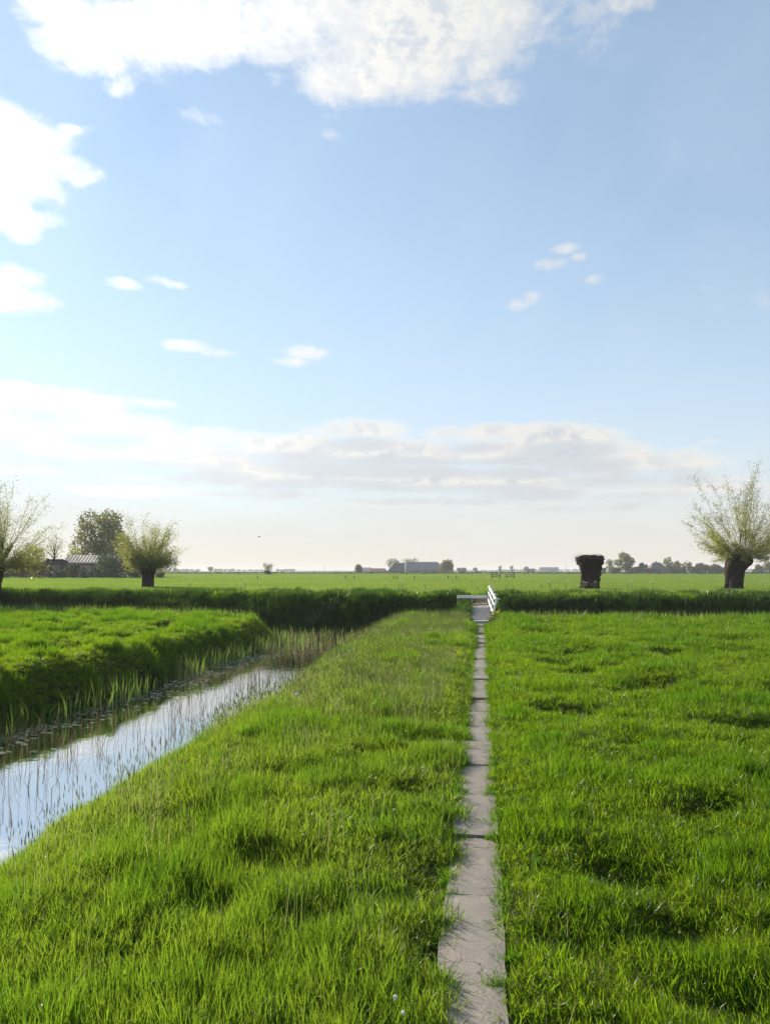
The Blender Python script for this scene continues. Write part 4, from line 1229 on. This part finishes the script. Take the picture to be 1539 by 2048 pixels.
sh = empty('greenhouse', b0); tag(sh, 'pale flat-roofed distant shed left of the red-roofed barn', 'shed')
wall_box(sh, 14, 8, 1.4, STEEL); gable_roof(sh, 14, 8, 1.4, 2.2, ROOF_GREY, hip=2.5); opening(sh, 'door', -2, 0, 3, 1.3, WHITE)
# farmhouse among trees on the right
b0 = ground_at(1318, 335)
fh = empty('farmhouse', b0); tag(fh, 'farmhouse with a dark hipped roof among trees on the right horizon', 'farmhouse')
wall_box(fh, 7.6, 7, 1.5, BRICK); gable_roof(fh, 7.6, 7, 1.4, 3.6, ROOF_DARK, .4, 2.6)
for x in (-2.4, 0, 2.4): opening(fh, 'window', x, .4, .9, .9, GLASS, WHITE)
mb = MB(); mb.box(-.5, .1, 3.2, 3.8, 4.2, 5.6); mb.build('chimney', BRICK, fh)
for (px, Y, w_, h_, lab) in ((923, 420, 4.6, 1.2, 'small grey box shed right of the farmhouse trees'), (1061, 460, 4.8, .9, 'tiny dark shed on the horizon before the wind turbine'), (1098, 900, 22, 2.2, 'wide pale barn on the hazy horizon left of the turbine')):
    sh = empty('shed', ground_at(px, Y)); tag(sh, lab, 'shed', 'far sheds on the horizon')
    wall_box(sh, w_, 3, h_ + .6, ROOF_GREY if px != 923 else BRICK2); gable_roof(sh, w_, 3, h_ + .6, .7 + .1 * w_, ROOF_GREY)
    opening(sh, 'door', w_ * .2, 0, w_ * .25, h_ * .8, DARK_WOOD)

# ------------------------------------------------------------------ trees on the horizon
HZ = 'single trees along the horizon'
def hz(px, top, wpx, Y, n, size, mat, label, seed, name='field_tree', **kw):
    return px_tree(name, px, top, wpx, Y, n, size, mat, label, seed, group=HZ, **kw)
hz(536, 1126, 26, 205, 240, .32, TREE_L, 'small round dark-hearted tree alone in the middle of the far field', 21, trunk_h=.3, lobes=9, open_=True)
hz(536, 1141, 15, 206, 500, .34, BUSH_L, 'dense dark bush at the foot of the lone far-field tree', 46, name='field_bush', trunk_h=.1, lobes=6)
hz(717, 1129, 20, 340, 700, .7, TREE_L, 'round tree left of the red-roofed barn', 22, trunk_h=.02, lobes=8)
hz(784, 1117, 28, 395, 420, .6, TREE_L, 'airy tree behind the left hip of the distant farmhouse', 23, trunk_h=.4, lobes=9, open_=True)
hz(820, 1117, 38, 400, 460, .6, TREE_L, 'flat-topped airy tree over the ridge of the distant farmhouse', 24, trunk_h=.5, lobes=9, open_=True)
hz(892, 1120, 34, 366, 1500, .75, TREE_L, 'dense round tree at the right end of the distant farmhouse', 25, trunk_h=.05, lobes=9)
hz(420, 1134, 18, 700, 260, 1.1, TREE_L, 'small far tree left of the hazy wood', 26, trunk_h=.3, lobes=6)
hz(1218, 1118, 11, 345, 360, .6, TREE_L, 'narrow tree right of the bare pollard', 27, trunk_h=.1, lobes=6)
hz(1250, 1105, 38, 335, 1700, .75, TREE_L, 'tallest roundish tree right of the bare pollard', 28, trunk_h=.1, lobes=10)
hz(1284, 1126, 22, 330, 800, .7, BUSH_L, 'bushy tree at the left of the hip-roofed farmhouse', 29, trunk_h=.02, lobes=8)
hz(1337, 1113, 17, 342, 520, .7, TREE_L, 'upright tree just right of the hip-roofed farmhouse', 30, trunk_h=.04, lobes=8)
hz(1352, 1122, 22, 338, 700, .7, TREE_L, 'second tree right of the hip-roofed farmhouse', 31, trunk_h=.04, lobes=8)
hz(1375, 1122, 24, 338, 420, .65, TREE_L, 'thin tree between farmhouse and hedge on the right', 32, trunk_h=.15, lobes=7, open_=True)
hz(1402, 1127, 30, 332, 1100, .75, BUSH_L, 'left half of the dark hedge before the leaning pollard', 33, name='hedge_bush', trunk_h=.03, lobes=9)
hz(1428, 1129, 28, 332, 1100, .75, BUSH_L, 'right half of the dark hedge before the leaning pollard', 34, name='hedge_bush', trunk_h=.03, lobes=9)
hz(1515, 1129, 22, 340, 600, .7, BUSH_L, 'bush on the horizon right of the leaning trunk', 35, name='hedge_bush', trunk_h=.02, lobes=8)
hz(1536, 1124, 22, 345, 600, .7, TREE_L, 'tree on the horizon at the right edge', 36, trunk_h=.02, lobes=8)
hz(950, 1135, 12, 640, 180, 1.0, TREE_L, 'tiny rounded tree right of the grey box shed', 37, trunk_h=.2, lobes=6)
hz(999, 1132, 6, 600, 110, .9, BUSH_L, 'tiny pointed tree above the right end of the white railing', 38, trunk_h=.05, lobes=6)
hz(1023, 1131, 6, 600, 110, .9, BUSH_L, 'tiny pointed tree right of the railing', 39, trunk_h=.05, lobes=6)
hz(1051, 1133, 14, 700, 240, 1.1, TREE_L, 'tiny rounded tree above the dark far shed', 40, trunk_h=.15, lobes=6)

BEL = 'low bushes on the right horizon'
WHERE = ('between the narrow tree and the tallest roundish tree', 'right of the foot of the tallest roundish tree', 'at the left wall of the hip-roofed farmhouse', 'before the windows of the hip-roofed farmhouse',
         'under the two trees right of the hip-roofed farmhouse', 'left of the thin tree by the hedge', 'right of the thin tree by the hedge', 'in the middle of the dark hedge', 'touching the leaning pollard trunk on its left', 'close behind the bare pollard stump on its right')
for q, (px, top, wp) in enumerate(((1230, 1134, 24), (1268, 1134, 20), (1298, 1136, 16), (1312, 1138, 14), (1345, 1132, 24), (1364, 1133, 22), (1388, 1132, 20), (1415, 1133, 26), (1446, 1135, 20), (1205, 1136, 16))):
    px_tree('low_bush', px, top, wp, 326 + 3 * (q % 3), 420, .75, BUSH_L, 'low dark bush ' + WHERE[q], 60 + q, group=BEL, trunk_h=.02, lobes=6)

def wood(px0, px1, top, Y, label, seed, hvar=.5, size=2.0):
    """a far strip of woodland: crowns of uneven height made of leaf clumps"""
    rn = np.random.default_rng(seed)
    a, c = at_dist(px0, HOR, Y).x, at_dist(px1, HOR, Y).x
    H = EYE - FIELD_Z + (HOR - top) / F_PX * Y
    C = []
    x = a
    while x < c:
        h = H * (1 - hvar * rn.random()); r = h * rn.uniform(.35, .6)
        m_ = int(28 + 22 * h / 6)
        p = rn.normal(0, .45, (m_, 3)) * np.array([r, r, h * .36]) + np.array([x, Y + rn.uniform(-12, 12), h * .52])
        p[:, 2] = np.clip(p[:, 2], .2, h); C.append(p); x += r * rn.uniform(.7, 1.5)
    C = np.concatenate(C, 0); C[:, 2] += FIELD_Z
    o = leaves('distant_wood', C, size, TREE_L, None, 1.4)
    tag(o, label, None, None, 'stuff')
wood(340, 405, 1137, 1100, 'hazy wood on the horizon right of the leafy pollard', 1)
wood(428, 470, 1136, 1150, 'hazy humped wood between two small far trees', 2, .3)
wood(468, 536, 1138, 1400, 'long low hazy wood left of the lone far-field tree', 3)
wood(552, 588, 1137, 1050, 'hazy flat-topped wood right of the lone far-field tree', 4, .2)
wood(586, 760, 1141, 2100, 'thin strip of far woodland left of the farmhouse', 5, .6)
wood(905, 1010, 1139, 1500, 'thin hazy woodland right of the farmhouse', 6, .6)
wood(1000, 1155, 1137, 1350, 'hazy woodland under the wind turbine', 7, .55)
wood(1150, 1300, 1136, 1300, 'hazy woodland behind the bare pollard', 8, .5)
wood(1290, 1600, 1136, 1250, 'hazy woodland on the right horizon', 9, .5)
wood(-60, 345, 1136, 900, 'hazy woodland behind the left farmyard', 10, .5)

n = 11000
xx = RNG.uniform(-200, 200, n)
hl = leaves('hedge_line', np.stack([xx, 216 + RNG.normal(0, .5, n), FIELD_Z + .45 + .42 * RNG.random(n) * (.5 + fbm(xx * .15, xx * 0, 301))], -1), .42, BUSH_L, None, 1.6)
tag(hl, 'low dark reedy fringe drawn straight across the far end of the pasture', None, None, 'stuff')

# wind turbine and mast
b0 = ground_at(1131.5, 980)
tb = empty('wind_turbine', b0); tag(tb, 'small white wind turbine far away on the horizon left of the bare pollard', 'wind turbine')
mb = MB(); mb.tube([(0, 0, -.5), (0, 0, 9.6)], [.55, .35], 8); mb.build('tower', WHITE, tb, True)
mb = MB(); mb.box(-.4, .4, -.9, .9, 9.5, 10.2); mb.build('nacelle', WHITE, tb)
for k in range(3):
    a = R(100 + 120 * k); mb = MB(); mb.beam((0, -1.0, 9.85), (math.cos(a) * 4.6, -1.0, 9.85 + math.sin(a) * 4.6), .3, .12); mb.build('blade', WHITE, tb)
b0 = ground_at(649.5, 900)
ms = empty('power_pole', b0); tag(ms, 'lone thin pole on the horizon left of the farmhouse', 'pole')
mb = MB(); mb.tube([(0, 0, -.3), (0, 0, 6.2)], [.4, .25], 6); mb.build('mast', STEEL, ms)
mb = MB(); mb.box(-.9, .9, -.1, .1, 5.2, 5.5); mb.build('cross_arm', STEEL, ms)

# fence posts and hurdles far out in the pasture
def post(px, base, top, lab):
    Y = (EYE - FIELD_Z) * F_PX / (base - HOR); g = ground_at(px, Y)
    H = EYE + (HOR - top) / F_PX * Y - g.z
    f = empty('fence_post', g); tag(f, lab, 'fence post', 'posts in the far pasture')
    mb = MB(); mb.tube([(0, 0, -.2), (.01, 0, H * .6), (0, 0, H)], [.062, .06, .055], 7); mb.build('stake', DARK_WOOD, f)
    mb = MB(); mb.tube([(0, 0, H), (0, 0, H + .03)], [.07, .02], 7); mb.build('cap', WOOD_GREY, f)
for px, lab in ((515, 'dark fence post left of the lone far-field tree'), (690.5, 'dark fence post farthest left of the pair before the red barn'), (708, 'dark fence post right of the pair before the red barn'),
                (786.5, 'thin dark post before the left hip of the farmhouse'), (793, 'taller dark post before the farmhouse house part'), (828, 'short dark post before the middle of the farmhouse'),
                (895.5, 'dark post below the dense farmhouse tree'), (912, 'thin post right of the dense farmhouse tree')):
    post(px, 1159.5, 1151.5, lab)
def hurdle(x0, x1, lab):
    Y = 105; a, c = ground_at(x0, Y), ground_at(x1, Y)
    f = empty('field_gate', a); tag(f, lab, 'gate', 'gates in the far pasture')
    w_ = c.x - a.x
    for x in (0, w_): mb = MB(); mb.box(x - .06, x + .06, -.06, .06, -.2, .78); mb.build('post', DARK_WOOD, f)
    for z in (.35, .62): mb = MB(); mb.beam((0.06, 0, z), (w_ - .06, 0, z), .05, .08); mb.build('rail', WOOD_GREY, f)
    mb = MB(); mb.beam((.06, .04, .25), (w_ - .06, .04, .66), .03, .06); mb.build('brace', WOOD_GREY, f)
hurdle(983, 999, 'low wooden gate in the pasture just above the railing')
hurdle(1012, 1027, 'second low wooden gate in the pasture right of the railing')

# a bird over the field
b0 = at_dist(518, 1074, 120)
bd = empty('bird', b0); tag(bd, 'small dark bird flying above the far field', 'bird')
mb = MB(); mb.tube([(-.22, 0, 0), (-.1, 0, .02), (.05, 0, .02), (.17, 0, .03), (.23, 0, .02)], [.01, .05, .07, .05, .01], 7); BIRD = plain('bird_feather', rgb(.10, .09, .085), rgb(.2, .19, .18), 8); mb.build('body', BIRD, bd, True)
for s in (-1, 1):
    mb = MB(); vs = [(.08, 0, .03), (-.07, 0, .03), (.05, s * .25, .13), (-.10, s * .22, .12), (-.04, s * .48, .06), (-.12, s * .44, .06)]
    mb.add(vs + [(x, y, z - .012) for x, y, z in vs], [(0, 1, 3, 2), (2, 3, 5, 4), (8, 9, 7, 6), (10, 11, 9, 8)]); mb.build('wing', BIRD, bd)
mb = MB(); mb.add([(-.2, -.02, .01), (-.2, .02, .01), (-.33, .06, .01), (-.33, -.06, .01)], [(0, 1, 2, 3)]); mb.build('tail', BIRD, bd)

# ------------------------------------------------------------------ flowers
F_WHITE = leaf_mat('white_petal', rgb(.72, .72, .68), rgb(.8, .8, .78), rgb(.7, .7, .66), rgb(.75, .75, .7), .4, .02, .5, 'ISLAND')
F_YEL = leaf_mat('yellow_petal', rgb(.72, .48, .02), rgb(.78, .58, .04), rgb(.7, .5, .02), rgb(.75, .55, .04), .35, .02, .5, 'ISLAND')
F_STEM = plain('flower_stem', rgb(.10, .16, .04), rgb(.14, .19, .05), 20, .7)

def flower_meshes(kind, seed):
    """(stem verts/faces, head verts/faces) about the root at the origin"""
    rg = random.Random(seed); st, hd = MB(), MB()
    if kind == 'clock':                        # dandelion seed head
        H = rg.uniform(.24, .32); x, y = rg.gauss(0, .02), rg.gauss(0, .02)
        st.tube([(0, 0, -.03), (x * .4, y * .4, H * .6), (x, y, H)], [.003, .0028, .0025], 5)
        c = Vector((x, y, H + .014))
        for _ in range(130):
            d = Vector((rg.gauss(0, 1), rg.gauss(0, 1), rg.gauss(0, 1))).normalized(); s = d.cross(Vector((.3, .5, .8))).normalized(); q = d.cross(s)
            e = c + d * rg.uniform(.008, .021)
            hd.add([e + s * .006, e + q * .006, e - s * .006, e - q * .006], [(0, 1, 2, 3)])
    elif kind == 'yellow':
        H = rg.uniform(.20, .36); x, y = rg.gauss(0, .03), rg.gauss(0, .03)
        st.tube([(0, 0, -.03), (x * .4, y * .4, H * .6), (x, y, H)], [.003, .003, .0025], 5)
        for k in range(12):
            a = k * 6.283 / 12; d = Vector((math.cos(a), math.sin(a), .35 + .3 * (k % 2))).normalized(); s = Vector((-math.sin(a), math.cos(a), 0)); c = Vector((x, y, H))
            hd.add([c, c + d * .02 + s * .007, c + d * .032, c + d * .02 - s * .007], [(0, 1, 2, 3)])
    else:                                      # cow parsley
        H = rg.uniform(.55, .85)
        st.tube([(0, 0, -.05), (.01, .0, H * .5), (rg.gauss(0, .04), rg.gauss(0, .04), H * .8)], [.006, .005, .004], 5)
        for k in range(rg.randint(4, 6)):
            a = rg.uniform(0, 6.28); r_ = rg.uniform(.04, .16); z = H * rg.uniform(.85, 1.05); c = Vector((math.cos(a) * r_, math.sin(a) * r_, z))
            st.tube([(0, 0, H * .55), c], [.003, .002], 4)
            for _ in range(26):
                p = c + Vector((rg.gauss(0, .028), rg.gauss(0, .028), .01 + rg.gauss(0, .006))); s = rg.uniform(.005, .010)
                hd.add([p + Vector((s, 0, 0)), p + Vector((0, s, .002)), p - Vector((s, 0, 0)), p - Vector((0, s, -.002))], [(0, 1, 2, 3)])
    return st, hd
def flower(proto, name, kind, loc, label, group, hm, scale, cat):
    key = (kind, random.randrange(3))
    if key not in proto:
        st, hd = flower_meshes(kind, hash(kind[0]) % 7 + key[1]) if False else flower_meshes(kind, key[1] + 11)
        a_ = st.build('stem', F_STEM); b_ = hd.build('flower_head', hm)
        proto[key] = (a_.data, b_.data)
        bpy.data.objects.remove(a_); bpy.data.objects.remove(b_)
    e = empty(name, loc, random.uniform(0, 6.28)); e.scale = (scale,) * 3; tag(e, label, cat, group)
    for nm, me in zip(('stem', 'flower_head'), proto[key]):
        o = bpy.data.objects.new(nm, me); COL.objects.link(o); o.parent = e
PROTO = {}
def grd(px, py, lift=0.0):
    """walk a pixel ray down to the turf"""
    d = ray(px, py); t = .5 * 1.006 ** np.arange(900)
    hit = (EYE + d.z * t - lift) < height(d.x * t, d.y * t)
    p = Vector((0, 0, EYE)) + d * float(t[int(np.argmax(hit))])
    return Vector((p.x, p.y, h1(p.x, p.y)))
VERGE_G = 'white dandelion clocks scattered in the verge grass'
for (px, py) in ((577, 1430), (590, 1392), (607, 1362), (700, 1306), (706, 1300), (800, 1276), (806, 1274), (863, 1262), (565, 1440), (688, 1312), (804, 1957), (785, 1932), (793, 1581), (1035, 1985)):
    g = grd(px, py, .26)
    flower(PROTO, 'dandelion', 'clock', g, 'white dandelion clock on a thin stem in the grass', VERGE_G, F_WHITE, 1.0 if g.y > 8 else .45, 'flower')
for k in range(18):
    f = random.random()
    g = grd(974 + 22 * f + random.gauss(0, 2), 1243 - 12 * f + random.gauss(0, 2), .26)
    flower(PROTO, 'buttercup', 'yellow', g, 'yellow flower in the patch at the foot of the white railing', 'yellow flowers at the foot of the railing', F_YEL, 1.5, 'flower')
for (px, py) in ((935, 1238), (930, 1245), (925, 1250), (915, 1303), (905, 1311)):
    flower(PROTO, 'buttercup', 'yellow', grd(px, py, .26), 'yellow flower in the verge left of the path near the footbridge', 'yellow flowers left of the path', F_YEL, 1.2, 'flower')
for (px, Y) in ((365, 33.0), (380, 36.5), (482, 33.2), (490, 34), (520, 33.0), (545, 32.4), (552, 32.2), (770, 33.5), (796, 32.2), (803, 32.4), (850, 34), (1100, 32.4), (1083, 32.2), (1130, 31.8), (1165, 33.5), (1185, 34.4), (1192, 34.2), (1255, 31.9), (1262, 32), (1525, 31.4), (1098, 34), (1305, 33)):
    x = at_dist(px, HOR, Y).x
    flower(PROTO, 'cow_parsley', 'umbel', Vector((x, Y, h1(x, Y))), 'white umbels of cow parsley standing along the bank top', 'cow parsley along the bank top', F_WHITE, 1.0, 'flower')
for (px, py) in ((1083, 1228), (1093, 1226), (1160, 1230), (1170, 1226), (1525, 1238)):
    flower(PROTO, 'cow_parsley', 'umbel', grd(px, py + 14, .2), 'white umbels of cow parsley at the field edge right of the footbridge', 'cow parsley at the field edge', F_WHITE, .6, 'flower')

# small white flecks stand in for light glinting off the grass blades
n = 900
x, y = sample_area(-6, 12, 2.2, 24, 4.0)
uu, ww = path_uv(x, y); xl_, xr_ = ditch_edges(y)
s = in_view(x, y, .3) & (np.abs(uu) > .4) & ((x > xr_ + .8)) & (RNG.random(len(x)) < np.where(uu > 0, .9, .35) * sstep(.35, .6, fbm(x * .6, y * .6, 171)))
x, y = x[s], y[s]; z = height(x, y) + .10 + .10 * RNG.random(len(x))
o = leaves('grass_glints', np.stack([x, y, z], -1), .009, F_WHITE, None, 1.3)
tag(o, 'tiny white flecks imitating glints of light dotted through the grass', None, None, 'stuff')

# ------------------------------------------------------------------ air
hb = MB(); hb.box(-3700, 3700, -450, 4300, -2.3, 17.5)
hzm = bpy.data.materials.new('haze_air'); hzm.use_nodes = True; hzm.node_tree.nodes.clear()
N = NT(hzm.node_tree)
pv = N.n('ShaderNodeVolumePrincipled'); pv.inputs['Color'].default_value = rgb(.93, .95, 1.0); pv.inputs['Density'].default_value = 4e-4; pv.inputs['Anisotropy'].default_value = .1
oo = N.n('ShaderNodeOutputMaterial'); N.link(pv.outputs[0], oo.inputs['Volume'])
haze = hb.build('haze', hzm); tag(haze, 'pale evening haze lying over the whole polder', None, None, 'stuff')
